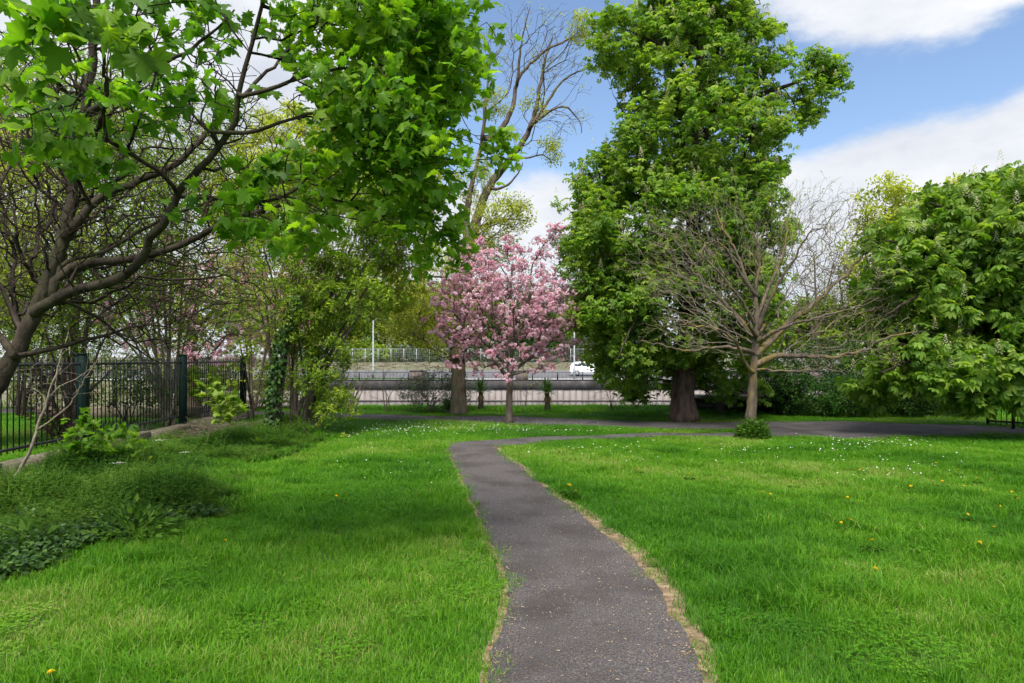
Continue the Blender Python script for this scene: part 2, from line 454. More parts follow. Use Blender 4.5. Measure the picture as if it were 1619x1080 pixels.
# grass: colour varies by tuft (instance) and along the blade
def grass_mat():
    m, ns, ls, out = new_mat('grass_blade')
    at = ns.new('ShaderNodeAttribute'); at.attribute_name = 'tint'
    ai = ns.new('ShaderNodeAttribute'); ai.attribute_name = 'hue'; ai.attribute_type = 'INSTANCER'
    add = ns.new('ShaderNodeMath'); add.operation = 'MULTIPLY_ADD'
    ls.new(at.outputs['Fac'], add.inputs[0]); add.inputs[1].default_value = 0.55; ls.new(ai.outputs['Fac'], add.inputs[2])
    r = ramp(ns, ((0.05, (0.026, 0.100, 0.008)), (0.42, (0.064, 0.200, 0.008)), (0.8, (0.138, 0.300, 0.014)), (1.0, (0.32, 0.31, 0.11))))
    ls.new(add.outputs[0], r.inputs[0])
    p = ns.new('ShaderNodeBsdfPrincipled'); ls.new(r.outputs[0], p.inputs['Base Color'])
    p.inputs['Roughness'].default_value = 0.5; p.inputs['Specular IOR Level'].default_value = 0.16
    t = ns.new('ShaderNodeBsdfTranslucent')
    mm = ns.new('ShaderNodeMix'); mm.data_type = 'RGBA'; mm.blend_type = 'MULTIPLY'; mm.inputs['Factor'].default_value = 1
    ls.new(r.outputs[0], mm.inputs[6]); mm.inputs[7].default_value = (1.3, 1.5, 0.6, 1); ls.new(mm.outputs[2], t.inputs[0])
    mix = ns.new('ShaderNodeMixShader'); mix.inputs[0].default_value = 0.35
    ls.new(p.outputs[0], mix.inputs[1]); ls.new(t.outputs[0], mix.inputs[2]); ls.new(mix.outputs[0], out.inputs[0])
    return m


M['grass'] = grass_mat()


# ------------------------------------------------------------------ small shapes for foliage (verts, tris); y = length, z = upper side
def fan(outline, centre):
    V = np.array([centre] + list(outline), float)
    n = len(outline)
    return V, np.array([(0, i + 1, (i + 1) % n + 1) for i in range(n)])


def maple_shape():
    half = [(0.06, 0.02), (0.30, -0.13), (0.25, 0.02), (0.50, 0.10), (0.36, 0.20), (0.58, 0.42), (0.40, 0.42), (0.36, 0.52), (0.19, 0.46), (0.24, 0.66), (0.14, 0.72), (0.0, 1.0)]
    pts = half + [(-x, y) for x, y in half[-2::-1]]
    out = [(x, y, -0.30 * abs(x) - 0.28 * max(y - 0.3, 0) ** 1.5 + (0.03 if i % 2 else -0.04)) for i, (x, y) in enumerate(pts)]
    V, T = fan(out, (0, 0.28, 0.03))
    k = len(V)
    return np.vstack((V, [(-0.012, 0.03, 0), (0.012, 0.03, 0), (0, -0.55, 0.12)])), np.vstack((T, [(k, k + 1, k + 2)]))


def simple_shape(w=0.42):
    V = np.array([(0, 0, 0), (w / 2, 0.45, 0.08), (0, 1, -0.06), (-w / 2, 0.45, 0.08)])
    return V, np.array([(0, 1, 2), (0, 2, 3)])


def palmate_shape(n=7, detail=True, droop=0.5):
    V, T = [], []
    for k in range(n):
        a = (k - (n - 1) / 2) * (math.radians(250) / (n - 1))
        L = (1.0 - 0.10 * abs(k - (n - 1) / 2)) * 0.62
        dx, dy = math.sin(a), math.cos(a)
        px, py = dy, -dx
        b = len(V)

        def pt(t, s):
            return (dx * L * t + px * s * L, dy * L * t + py * s * L, -droop * L * t * t + 0.06 * abs(s) * 2)
        if detail:
            V += [pt(0.02, 0), pt(0.42, 0.14), pt(0.72, 0.25), pt(1, 0), pt(0.72, -0.25), pt(0.42, -0.14), pt(0.62, 0)]
            V[-1] = (V[-1][0], V[-1][1], V[-1][2] - 0.03)
            T += [(b, b + 1, b + 6), (b + 1, b + 2, b + 6), (b + 2, b + 3, b + 6), (b + 3, b + 4, b + 6), (b + 4, b + 5, b + 6), (b + 5, b, b + 6)]
        else:
            V += [pt(0.02, 0), pt(0.66, 0.27), pt(1, 0), pt(0.66, -0.27)]
            T += [(b, b + 1, b + 2), (b, b + 2, b + 3)]
    return np.array(V), np.array(T)


def blossom_shape(seed):
    r = np.random.default_rng(seed)
    V, T = [], []
    for k in range(13):
        d = nz(r.standard_normal(3)); d[2] -= 0.1
        c = d * r.uniform(0.18, 0.42)
        u = nz(np.cross(d, r.standard_normal(3))); v = np.cross(d, u)
        s = r.uniform(0.20, 0.30); b = len(V)
        V += [c - 0.1 * d, c + s * u + 0.1 * d, c + s * 0.9 * v + 0.06 * d, c - s * u + 0.12 * d, c - s * 0.9 * v + 0.05 * d]
        T += [(b, b + 1, b + 2), (b, b + 2, b + 3), (b, b + 3, b + 4), (b, b + 4, b + 1)]
    return np.array(V), np.array(T)


def candle_shape():
    V, T = [], []
    r = np.random.default_rng(5)
    for k in range(26):
        t = k / 26
        a = k * 2.4; rad = 0.23 * (1 - t) ** 0.7 + 0.02
        c = np.array((math.cos(a) * rad, math.sin(a) * rad, t))
        o = np.array((math.cos(a), math.sin(a), 0.4)) * 0.075; s = np.array((-math.sin(a), math.cos(a), 0)) * 0.07
        b = len(V)
        V += [c - o, c + s + (0, 0, 0.03), c + o, c - s + (0, 0, 0.03)]
        T += [(b, b + 1, b + 2), (b, b + 2, b + 3)]
    return np.array(V), np.array(T)


MAPLE, SIMPLE, ROUNDLEAF = maple_shape(), simple_shape(), simple_shape(0.75)
PALM7, PALM5 = palmate_shape(7, True), palmate_shape(6, False)
CANDLE = candle_shape()
IVY = fan([(0, 0, 0), (0.34, 0.05, -0.03), (0.48, 0.32, -0.08), (0.26, 0.5, 0), (0, 1, -0.1), (-0.26, 0.5, 0), (-0.48, 0.32, -0.08), (-0.34, 0.05, -0.03)], (0, 0.35, 0.05))


# ------------------------------------------------------------------ growing trees
def smooth_line(pts, step):
    """Catmull-Rom through pts, resampled"""
    pts = np.asarray(pts, float)
    if len(pts) < 2: return pts
    ext = np.vstack((2 * pts[0] - pts[1], pts, 2 * pts[-1] - pts[-2]))
    out = []
    for i in range(1, len(ext) - 2):
        p0, p1, p2, p3 = ext[i - 1:i + 3]
        n = max(1, int(np.linalg.norm(p2 - p1) / step))
        for t in np.arange(n) / n:
            out.append(0.5 * ((2 * p1) + (-p0 + p2) * t + (2 * p0 - 5 * p1 + 4 * p2 - p3) * t * t + (-p0 + 3 * p1 - 3 * p2 + p3) * t ** 3))
    out.append(pts[-1])
    return np.array(out)


def blob_points(n, blobs, shell=0.0, r=rng):
    """n points in a union of ellipsoids (centre, radii[, weight])"""
    w = np.array([np.prod(b[1]) ** 0.667 * (b[2] if len(b) > 2 else 1) for b in blobs]); w /= w.sum()
    k = r.choice(len(blobs), n, p=w)
    d = nz(r.standard_normal((n, 3)))
    rad = (shell ** 3 + (1 - shell ** 3) * r.random(n)) ** (1 / 3)
    C = np.array([b[0] for b in blobs]); R = np.array([b[1] for b in blobs])
    return C[k] + d * rad[:, None] * R[k]


def clumped(nclump, per, blobs, shell, size):
    c = blob_points(nclump, blobs, shell)
    p = np.repeat(c, per, 0)
    d = nz(rng.standard_normal((len(p), 3))) * rng.random((len(p), 1)) ** 0.4
    return p + d * np.asarray(size) * np.repeat(rng.uniform(0.6, 1.3, (nclump, 1)), per, 0)


def E(px, py, Y, rx, ry, rd, w=1.0):
    return (P(px, py, Y), np.array((rx / F * Y, rd, ry / F * Y)), w)


class Tree:
    def __init__(self, skel, alpha=0.35, step=0.25, tip=0.004, jitter=0.08, power=2.4, lift=0.0, seed=1):
        """skel: list of (points, r0, r1); the first is the trunk, each later one is a limb snapped to what stands already"""
        self.r = np.random.default_rng(seed)
        self.step, self.alpha, self.tip, self.jit, self.power, self.lift = step, alpha, tip, jitter, power, lift
        self.lines = []
        pos, par, rad, path = [], [], [], []
        for li, (pts, r0, r1) in enumerate(skel):
            L = smooth_line(pts, step * 0.6)
            L = L + (self.r.standard_normal(L.shape) * jitter * 0.12 * np.linspace(0.2, 1, len(L))[:, None])
            rr = r0 + (r1 - r0) * np.linspace(0, 1, len(L)) ** 0.85
            parent, base = -1, 0.0
            if li:
                A = np.array(pos); k = int(np.argmin(((A - L[0]) ** 2).sum(1)))
                parent, base = k, path[k]
                L = np.vstack((A[k], L)) if np.linalg.norm(A[k] - L[0]) > 0.02 else L
                rr = np.concatenate(([rr[0]], rr)) if len(rr) < len(L) else rr
            self.lines.append((L, rr))
            for i, p in enumerate(L):
                pos.append(p); rad.append(rr[i])
                par.append(parent); path.append(base)
                parent = len(pos) - 1
                if i + 1 < len(L): base += float(np.linalg.norm(L[i + 1] - p))
        self.ns = len(pos)
        self.pos, self.par, self.rad, self.path = pos, par, rad, path

    def grow(self, targets, min_r=None, from_frac=0.0):
        r = self.r
        cap = len(self.pos) + len(targets) * 14 + 10
        A = np.zeros((cap, 3), np.float32); Lp = np.zeros(cap, np.float32)
        n = len(self.pos); A[:n] = self.pos; Lp[:n] = self.path
        if from_frac:
            Lp[:self.ns][np.array(self.path[:self.ns]) < from_frac] += 50
        T = np.asarray(targets, np.float32)
        d0 = np.min(((T[:, None] - A[None, :self.ns:3]) ** 2).sum(2), 1)
        order = np.argsort(d0 + r.random(len(T)) * d0 * 0.5)
        for ti in order:
            t = T[ti]
            diff = A[:n] - t
            d = np.sqrt(np.einsum('ij,ij->i', diff, diff))
            k = int(np.argmin(d + self.alpha * Lp[:n]))
            L = float(d[k])
            if L < self.step * 0.22: continue
            m = min(12, max(2, int(math.ceil(L / self.step))))
            a = A[k].astype(float)
            pk = self.par[k]
            dirp = nz(a - A[pk]) if pk >= 0 else np.array((0, 0, 1.0))
            c = a + (dirp * 0.3 + np.array((0, 0, self.lift))) * L * 0.6 + r.standard_normal(3) * self.jit * L
            prev = k
            for i in range(1, m + 1):
                s = i / m
                q = (1 - s) ** 2 * a + 2 * s * (1 - s) * (a * 0.5 + c * 0.5 + (t - a) * 0.25) + s * s * t
                if i < m: q = q + r.standard_normal(3) * self.jit * L / m * 0.6
                self.pos.append(q); self.par.append(prev)
                self.path.append(self.path[prev] + L / m)
                A[n] = q; Lp[n] = self.path[-1]
                prev = n; n += 1
        return self

    def finish(self):
        n = len(self.pos)
        self.P = np.array(self.pos, float); par = np.array(self.par)
        acc = np.zeros(n); rad = np.zeros(n); main = np.full(n, -1)
        best = np.zeros(n); self.tipmask = np.zeros(n, bool)
        for i in range(n - 1, self.ns - 1, -1):
            if acc[i] == 0: rad[i] = self.tip; self.tipmask[i] = True
            else: rad[i] = acc[i] ** (1 / self.power)
            p = par[i]
            acc[p] += rad[i] ** self.power
            if rad[i] > best[p]: best[p] = rad[i]; main[p] = i
        rad[:self.ns] = self.rad[:self.ns]
        for i in range(self.ns, n):
            lim = rad[par[i]] * (1.0 if main[par[i]] == i and par[i] >= self.ns else 0.72)
            if rad[i] > lim: rad[i] = max(lim, self.tip)
        self.R, self.pa, self.main = rad, par, main
        d = np.zeros((n, 3)); has = par >= 0
        d[has] = nz(self.P[has] - self.P[par[has]])
        T = d.copy()
        mk = main >= 0
        T[mk] = nz(d[mk] + d[main[mk]])
        self.dir, self.T = d, T
        return self

    def twig_mesh(self, name, mat, parent, sides=4, sel=None):
        idx = np.arange(self.ns, len(self.P)) if sel is None else sel
        p = self.pa[idx]
        cont = (self.main[p] == idx) & (p >= self.ns)
        t0 = np.where(cont[:, None], self.T[p], self.dir[idx]); t1 = self.T[idx]
        r0 = np.where(cont, self.R[p], np.minimum(self.R[p], self.R[idx] * 1.15)); r1 = self.R[idx]

        def ring(c, t, r):
            ref = np.where(np.abs(t[:, 2:3]) < 0.8, np.array((0, 0, 1.0)), np.array((1.0, 0, 0)))
            a = nz(np.cross(t, ref)); b = np.cross(t, a)
            an = np.linspace(0, 2 * np.pi, sides, endpoint=False)
            return c[:, None] + r[:, None, None] * (np.cos(an)[None, :, None] * a[:, None] + np.sin(an)[None, :, None] * b[:, None])
        V = np.concatenate((ring(self.P[p], t0, r0), ring(self.P[idx], t1, r1)), 1)
        j = np.arange(sides); jn = (j + 1) % sides
        q = np.stack((j, jn, jn + sides, j + sides), -1)
        Q = (q[None] + (np.arange(len(idx)) * 2 * sides)[:, None, None]).reshape(-1, 4)
        return link(name, mesh_data(name, V.reshape(-1, 3), None, Q, mat, None, True), parent)

    def woody(self, root, mat, flare=1.5, sides=12, twig_mat=None, twig_sides=4, limb_mat=None):
        loc = np.array(root.location)
        for i, (L, rr) in enumerate(self.lines):
            rr = rr.copy()
            if i == 0 and flare > 1:
                h = L[:, 2] - L[0, 2]
                rr *= 1 + (flare - 1) * np.exp(-np.maximum(h, 0) / (rr[0] * 1.4))
            mb = MB().tube(L - loc, rr, sides if i == 0 else max(6, sides - 3), rough=0.05)
            mb.build('trunk' if i == 0 else 'limb', mat if i == 0 else (limb_mat or mat), root, smooth=True)
        if len(self.P) > self.ns:
            self.P = self.P - loc
            tw = self.twig_mesh('twigs', twig_mat or mat, root, twig_sides)
            tw['kind'] = 'stuff'
            self.P = self.P + loc
        return self


def tuft_leaves(tree, per, spread, size, droop, shape, tint=(0.1, 0.9), sel=None, up=0.8, frac=1.0, outward=0.6):
    """which twig ends carry leaves, and how a tuft of them looks"""
    idx = np.where(tree.tipmask)[0] if sel is None else sel
    if frac < 1: idx = idx[tree.r.random(len(idx)) < frac]
    return dict(tree=tree, idx=idx, per=per, spread=spread, size=size, droop=droop, tint=tint, up=up, outward=outward)


def leaf_set(r, n, dirs, sp):
    d = nz(dirs * sp['outward'] + r.standard_normal((n, 3)) * 0.7 + np.array((0, 0, -sp['droop'])))
    pos = nz(r.standard_normal((n, 3))) * sp['spread'] * r.random((n, 1)) ** 0.5
    nh = nz(np.array((0, 0, sp['up'])) + r.standard_normal((n, 3)) * 0.45)
    return pos, frames(d, nh), r.uniform(sp['size'][0], sp['size'][1], n)


def instances(name, pts, rot, scale, which, values, sources, parent=None, attr_name='itint'):
    """one object: many small copies of a few source shapes, by geometry nodes"""
    me = bpy.data.meshes.new(name)
    me.vertices.add(len(pts))
    me.vertices.foreach_set('co', np.asarray(pts, np.float32).ravel())
    for nm, arr in (('which', which), (attr_name, values)):
        a = me.attributes.new(nm, 'INT' if nm == 'which' else 'FLOAT', 'POINT')
        a.data.foreach_set('value', np.asarray(arr, np.int32 if nm == 'which' else np.float32))
    for nm, arr in (('rot', rot), ('sc', scale)):
        a = me.attributes.new(nm, 'FLOAT_VECTOR', 'POINT')
        a.data.foreach_set('vector', np.asarray(arr, np.float32).ravel())
    o = link(name, me, parent)
    ng = bpy.data.node_groups.new(name, 'GeometryNodeTree')
    ng.interface.new_socket('Geometry', in_out='INPUT', socket_type='NodeSocketGeometry')
    ng.interface.new_socket('Geometry', in_out='OUTPUT', socket_type='NodeSocketGeometry')
    N, Lk = ng.nodes, ng.links
    gi, go = N.new('NodeGroupInput'), N.new('NodeGroupOutput')
    join = N.new('GeometryNodeJoinGeometry')

    def attr(nm, ty):
        x = N.new('GeometryNodeInputNamedAttribute'); x.data_type = ty; x.inputs['Name'].default_value = nm
        return x.outputs['Attribute']
    rt, sca, wh = attr('rot', 'FLOAT_VECTOR'), attr('sc', 'FLOAT_VECTOR'), attr('which', 'INT')
    for k, tm in enumerate(sources):
        if not np.any(np.asarray(which) == k): continue
        src = bpy.data.objects.new(tm.name, tm)          # shape source, stands nowhere itself
        oi = N.new('GeometryNodeObjectInfo'); oi.inputs['Object'].default_value = src
        cmp_ = N.new('FunctionNodeCompare'); cmp_.data_type = 'INT'; cmp_.operation = 'EQUAL'
        Lk.new(wh, cmp_.inputs[2]); cmp_.inputs[3].default_value = k
        iop = N.new('GeometryNodeInstanceOnPoints')
        Lk.new(gi.outputs[0], iop.inputs['Points']); Lk.new(cmp_.outputs[0], iop.inputs['Selection'])
        Lk.new(oi.outputs['Geometry'], iop.inputs['Instance'])
        Lk.new(rt, iop.inputs['Rotation']); Lk.new(sca, iop.inputs['Scale'])
        Lk.new(iop.outputs[0], join.inputs[0])
    Lk.new(join.outputs[0], go.inputs[0])
    md = o.modifiers.new('copies', 'NODES'); md.node_group = ng
    return o


def foliage(root, name, shape, sp, mat, parts=0, part_name='leaf', variants=5):
    """the leaves that show largest as parts, the rest as one mass of leaf tufts"""
    tree, idx, r = sp['tree'], sp['idx'], sp['tree'].r
    loc = np.array(root.location)
    if len(idx) == 0: return None
    if parts:
        p = tree.P[idx]
        px = 809.5 + F * p[:, 0] / p[:, 1]; py = HOR - F * (p[:, 2] - CAMH) / p[:, 1]
        vis = (px > 15) & (px < 1600) & (py > 12) & (py < 1060)
        order = np.argsort(p[:, 1] + np.where(vis, 0, 1e6))
        take = order[:max(1, parts // sp['per'])]
        metas = [mesh_data(part_name, shape[0] * np.array((1, 1, c)), shape[1], None, mat, np.full(len(shape[0]), 0.2 + 0.2 * q)) for q, c in enumerate((0.7, 1.0, 1.3, 1.7))]
        for t in idx[take]:
            lp, R, sc = leaf_set(r, sp['per'], np.tile(tree.dir[t], (sp['per'], 1)), sp)
            for k in range(sp['per']):
                o = bpy.data.objects.new(part_name, metas[r.integers(0, 4)])
                COL.objects.link(o)
                o.parent = root
                Mx = np.eye(4); Mx[:3, :3] = R[k] * sc[k]; Mx[:3, 3] = tree.P[t] + lp[k] - loc
                o.matrix_local = Matrix(Mx.tolist())
        idx = np.delete(idx, take)
    srcs = []
    for v in range(variants):
        n = sp['per']
        dirs = np.tile((0.0, 1.0, 0.1), (n, 1))
        lp, R, sc = leaf_set(r, n, dirs, sp)
        mb = MB()
        for k in range(n):
            V = shape[0].copy(); V[:, 2] = V[:, 2] * r.uniform(0.5, 1.8) - r.uniform(-0.05, 0.2) * V[:, 1] ** 2; V[:, 0] *= r.uniform(0.8, 1.15)
            mb.add((V * sc[k]) @ R[k].T + lp[k], shape[1], None, r.uniform(-0.2, 0.2))
        srcs.append(mb.data('leaf_tuft', mat))
    n = len(idx)
    d = tree.dir[idx]
    rot = np.stack((r.normal(0, 0.15, n), r.normal(0, 0.15, n), np.arctan2(-d[:, 0], d[:, 1]) + r.normal(0, 0.6, n)), -1)
    s1 = r.uniform(0.75, 1.2, n)
    ti = r.uniform(sp['tint'][0], sp['tint'][1], n)
    o = instances(name, tree.P[idx] - loc, rot, np.stack((s1, s1, s1), -1), r.integers(0, variants, n), ti, srcs, root)
    o['kind'] = 'stuff'
    return o


# ------------------------------------------------------------------ the setting: ground, river, road, paths
def terrain_z(x, y):
    z = np.zeros_like(y)
    z = np.interp(y, (-50, 23.6, 25.2, 27, 64.5, 66.26, 66.4, 71, 88, 94, 120, 600), (0, 0, -1.6, -3.9, -4.2, -4.2, -0.52, -0.50, 0.22, 1.2, 1.6, 3.0))
    und = 0.02 * np.sin(x * 0.9 + 1.3) * np.sin(y * 0.7) + 0.012 * np.sin(x * 2.3 + y * 1.7)
    return z + np.where(y < 23, und - 0.02, 0)


ys = np.concatenate((np.linspace(-30, 2, 12), np.arange(2.4, 24, 0.35), np.array((24.4, 25.2, 26, 27, 34, 44, 54, 64.5, 66.26, 66.4, 67, 71, 76, 82, 88, 91, 94, 105, 120, 180, 300, 600, 1200))))
xs = np.concatenate((np.array((-900, -400, -150, -80, -50, -36)), np.arange(-28, 28.1, 0.5), np.array((36, 50, 80, 150, 400, 900))))
gx, gy = np.meshgrid(xs, ys)
gz = terrain_z(gx, gy)
nx_, ny_ = len(xs), len(ys)
ii = np.arange(ny_ - 1)[:, None] * nx_ + np.arange(nx_ - 1)[None]
quads = np.stack((ii, ii + 1, ii + nx_ + 1, ii + nx_), -1).reshape(-1, 4)
ground = link('ground', mesh_data('ground', np.stack((gx, gy, gz), -1), None, quads, M['soil'], None, True))
tag(ground, 'grass-covered park ground reaching back to the river and road', 'ground', kind='structure')
ground.data.materials.append(M['far_ground'])
cy = (gy[:-1, :-1] + gy[1:, 1:]) / 2
ground.data.polygons.foreach_set('material_index', (cy > 24).astype(np.int32).ravel())

tag(MB().add([(-300, 26.3, -3.4), (300, 26.3, -3.4), (300, 66.1, -3.4), (-300, 66.1, -3.4)], None, [(0, 1, 2, 3)]).build('river', M['water']),
    'sunken river between the park and the far wall', 'river', kind='structure')


def sheet(name, left, right, z, mat, label, cat):
    """a strip between two edge lines"""
    n = len(left); V = []
    for i in range(n):
        for t in np.linspace(0, 1, 5):
            p = left[i] * (1 - t) + right[i] * t
            V.append((p[0], p[1], float(terrain_z(p[:1], p[1:2])[0]) + z))
    Q = [(i * 5 + j, i * 5 + j + 1, i * 5 + j + 6, i * 5 + j + 5) for i in range(n - 1) for j in range(4)]
    o = link(name, mesh_data(name, V, None, Q, mat, None, True))
    return tag(o, label, cat, kind='structure')


def edge(px_pts, step=0.12):
    return smooth_line([G(*p)[:2] for p in px_pts], step)


def resample(L, n):
    s = np.concatenate(([0], np.cumsum(np.linalg.norm(np.diff(L, axis=0), axis=1))))
    t = np.linspace(0, s[-1], n)
    return np.stack([np.interp(t, s, L[:, k]) for k in range(2)], -1)


def paired(a, b, n_each=16):
    """two edge polylines with matching corners, resampled alike"""
    A, B = [], []
    pa, pb = np.array([G(*p)[:2] for p in a]), np.array([G(*p)[:2] for p in b])

    def cr(pts):
        ext = np.vstack((2 * pts[0] - pts[1], pts, 2 * pts[-1] - pts[-2])); out = []
        for i in range(1, len(ext) - 2):
            p0, p1, p2, p3 = ext[i - 1:i + 3]
            for t in np.arange(n_each) / n_each:
                out.append(0.5 * ((2 * p1) + (-p0 + p2) * t + (2 * p0 - 5 * p1 + 4 * p2 - p3) * t * t + (-p0 + 3 * p1 - 3 * p2 + p3) * t ** 3))
        out.append(pts[-1]); return np.array(out)
    return cr(pa), cr(pb)


L_PX = [(735, 1400), (768, 1085), (792, 1000), (802, 945), (799, 905), (782, 862), (764, 825), (745, 788), (727, 752), (714, 724), (709, 710), (716, 702), (752, 696.5), (830, 691.5), (930, 688), (1080, 686), (1262, 683.5)]
R_PX = [(1230, 1400), (1108, 1085), (1090, 1020), (1062, 962), (1022, 905), (972, 858), (917, 813), (868, 774), (829, 745), (801, 724), (789, 713), (796, 706), (846, 699.5), (900, 695.5), (980, 692.5), (1110, 691), (1272, 690)]
NL, NR = paired(L_PX, R_PX)
wob = np.array([noise.noise(Vector((p[0] * 2.2, p[1] * 2.2, 0.3))) + 0.55 * noise.noise(Vector((p[0] * 9, p[1] * 9, 0.3))) for p in NL]) * 0.05
NL = NL + np.stack((wob, wob * 0), -1)
wob = np.array([noise.noise(Vector((p[0] * 2.2, p[1] * 2.2, 9.3))) + 0.55 * noise.noise(Vector((p[0] * 9, p[1] * 9, 9.3))) for p in NR]) * 0.06
NR = NR + np.stack((wob, wob * 0), -1)
FU_PX = [(-150, 646), (300, 648.5), (540, 653.5), (800, 659), (1060, 667), (1187, 667), (1310, 666.5), (1420, 668.5), (1520, 672), (1619, 677), (1900, 690)]
FL_PX = [(-150, 652), (300, 655), (540, 660.5), (800, 669), (1060, 678.5), (1187, 681.5), (1320, 692), (1420, 690.5), (1520, 688.5), (1619, 687), (1900, 706)]
FU, FL = paired(FU_PX, FL_PX, 10)
sheet('footpath', NL, NR, 0.026, M['asphalt'], 'narrow dark asphalt footpath winding through the lawn', 'path')
sheet('cross_path', FU, FL, 0.022, M['asphalt'], 'wide asphalt path crossing behind the lawn along the river', 'path')


def inside(poly, pts):
    x, y = pts[:, 0], pts[:, 1]
    px, py = poly[:, 0], poly[:, 1]
    qx, qy = np.roll(px, -1), np.roll(py, -1)
    c = np.zeros(len(pts), bool)
    for a, b, d, e in zip(px, py, qx, qy):
        hit = ((b > y) != (e > y)) & (x < (d - a) * (y - b) / ((e - b) if e != b else 1e-9) + a)
        c ^= hit
    return c


def dist_line(L, pts):
    best = np.full(len(pts), 1e9)
    for a in L[::2]:
        best = np.minimum(best, (pts[:, 0] - a[0]) ** 2 + (pts[:, 1] - a[1]) ** 2)
    return np.sqrt(best)


PATH1 = np.vstack((NL, NR[::-1])); PATH2 = np.vstack((FU, FL[::-1]))


def offset(L, amount):
    t = nz(np.gradient(L, axis=0)); n = np.stack((-t[:, 1], t[:, 0]), -1)
    return L + n * np.asarray(amount)[:, None]


def nval(L, s, seed):
    return np.array([noise.noise(Vector((p[0] * s, p[1] * s, seed))) for p in L])


wl_ = 0.035 + 0.07 * np.clip(nval(NL, 1.4, 2.0) + 0.2, 0, 1)
yr = NR[:, 1]
wr_ = 0.055 + 0.12 * np.clip(nval(NR, 1.1, 7.0) + 0.3, 0, 1) + 0.10 * np.exp(-((yr - 6.2) / 1.3) ** 2)
OL, OR = offset(NL, wl_), offset(NR, -wr_)
sheet('worn_edge', OL, OR, 0.012, M['worn'], 'worn straw-coloured earth along both edges of the footpath', 'earth edge')
fe = 0.05 + 0.06 * np.clip(nval(FU, 1.0, 3.0) + 0.3, 0, 1)
sheet('worn_edge', offset(FU, fe), offset(FL, -fe), 0.009, M['worn'], 'worn earth along both edges of the wide cross path', 'earth edge')
WORN1 = np.vstack((OL, OR[::-1]))


def verge_x(y):
    """inner edge of the weedy strip along the fence"""
    return np.interp(y, (3.2, 5.0, 6.4, 7.6, 8.8, 10.5, 12.9, 14.0, 16.5), (-4.3, -4.0, -3.45, -3.15, -3.6, -4.4, -3.9, -3.9, -4.6)) + 0.1 * np.sin(y * 2.7) + 0.06 * np.sin(y * 6.1)


def fence_x(y):
    return -7.06 - 0.058 * (y - 9.4)


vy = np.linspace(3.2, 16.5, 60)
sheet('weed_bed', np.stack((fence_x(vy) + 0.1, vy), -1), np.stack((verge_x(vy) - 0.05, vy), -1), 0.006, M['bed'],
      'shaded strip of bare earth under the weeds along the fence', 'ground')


# ------------------------------------------------------------------ grass
def tuft_mesh(name, n, rad, h, lean, width, seed, dry=0.0):
    r = np.random.default_rng(seed)
    MBv, MBt, ti = [], [], []
    a = r.random(n) * 2 * np.pi; q = rad * np.sqrt(r.random(n))
    base = np.stack((np.cos(a) * q, np.sin(a) * q, np.zeros(n)), -1)
    H = r.uniform(h[0], h[1], n) * (0.75 + 0.5 * r.random(n))
    az = r.random(n) * 2 * np.pi; ln = H * r.uniform(0.1, lean, n)
    dx = np.stack((np.cos(az), np.sin(az), np.zeros(n)), -1)
    fa = az + np.pi / 2 + r.uniform(-0.8, 0.8, n)
    s = np.stack((np.cos(fa), np.sin(fa), np.zeros(n)), -1) * (width * r.uniform(0.6, 1.2, n))[:, None] / 2
    up = np.array((0, 0, 1.0))
    p1 = base + up * (H * 0.55)[:, None] + dx * (ln * 0.3)[:, None]
    p2 = base + up * (H * (1 - 0.25 * (ln / H) ** 2))[:, None] + dx * ln[:, None]
    base = base - up * 0.015
    V = np.stack((base - s, base + s, p1 - s * 0.8, p1 + s * 0.8, p2), 1)
    T = np.array(((0, 1, 3), (0, 3, 2), (2, 3, 4)))[None] + (np.arange(n) * 5)[:, None, None]
    b = r.random(n)
    if dry: b = np.where(r.random(n) < dry, 1.6, b)
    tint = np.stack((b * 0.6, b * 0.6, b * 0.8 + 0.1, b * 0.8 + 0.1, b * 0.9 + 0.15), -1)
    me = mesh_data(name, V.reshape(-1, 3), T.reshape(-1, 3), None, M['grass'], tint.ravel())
    return me


def clover_mesh():
    r = np.random.default_rng(17); mb = MB()
    for k in range(60):
        a = r.random() * 6.28; q = 0.15 * math.sqrt(r.random()); c = np.array((math.cos(a) * q, math.sin(a) * q, r.uniform(0.04, 0.075)))
        for m in range(3):
            b = a + m * 2.094; d = np.array((math.cos(b), math.sin(b), 0.25)); sd = np.array((-d[1], d[0], 0))
            L = r.uniform(0.010, 0.018)
            mb.add([c, c + d * L * 0.7 + sd * L * 0.5, c + d * L * 1.1, c + d * L * 0.7 - sd * L * 0.5], [(0, 1, 2), (0, 2, 3)], None, r.uniform(0.1, 0.7))
    return mb.data('clover', M['grass'])


TUFTS = [tuft_mesh('short_grass', 150, 0.17, (0.045, 0.07), 1.1, 0.0046, 1),
         tuft_mesh('short_grass', 150, 0.17, (0.045, 0.08), 1.2, 0.0046, 2),
         tuft_mesh('mid_grass', 130, 0.17, (0.05, 0.09), 1.2, 0.0052, 3, 0.02),
         tuft_mesh('mid_grass', 130, 0.17, (0.055, 0.10), 1.3, 0.0052, 4, 0.02),
         tuft_mesh('long_grass', 130, 0.14, (0.09, 0.15), 1.3, 0.0058, 5, 0.03),
         tuft_mesh('long_grass', 130, 0.14, (0.10, 0.17), 1.4, 0.0058, 6, 0.03),
         tuft_mesh('dry_grass', 70, 0.10, (0.02, 0.05), 1.6, 0.0045, 7, 0.75),
         tuft_mesh('bank_grass', 120, 0.2, (0.10, 0.20), 0.9, 0.012, 8, 0.02), clover_mesh()]


def vnoise(p, s, seed):
    return np.array([noise.fractal(Vector((x * s, y * s, seed)), 1.0, 2.0, 3) for x, y in p[:, :2]])


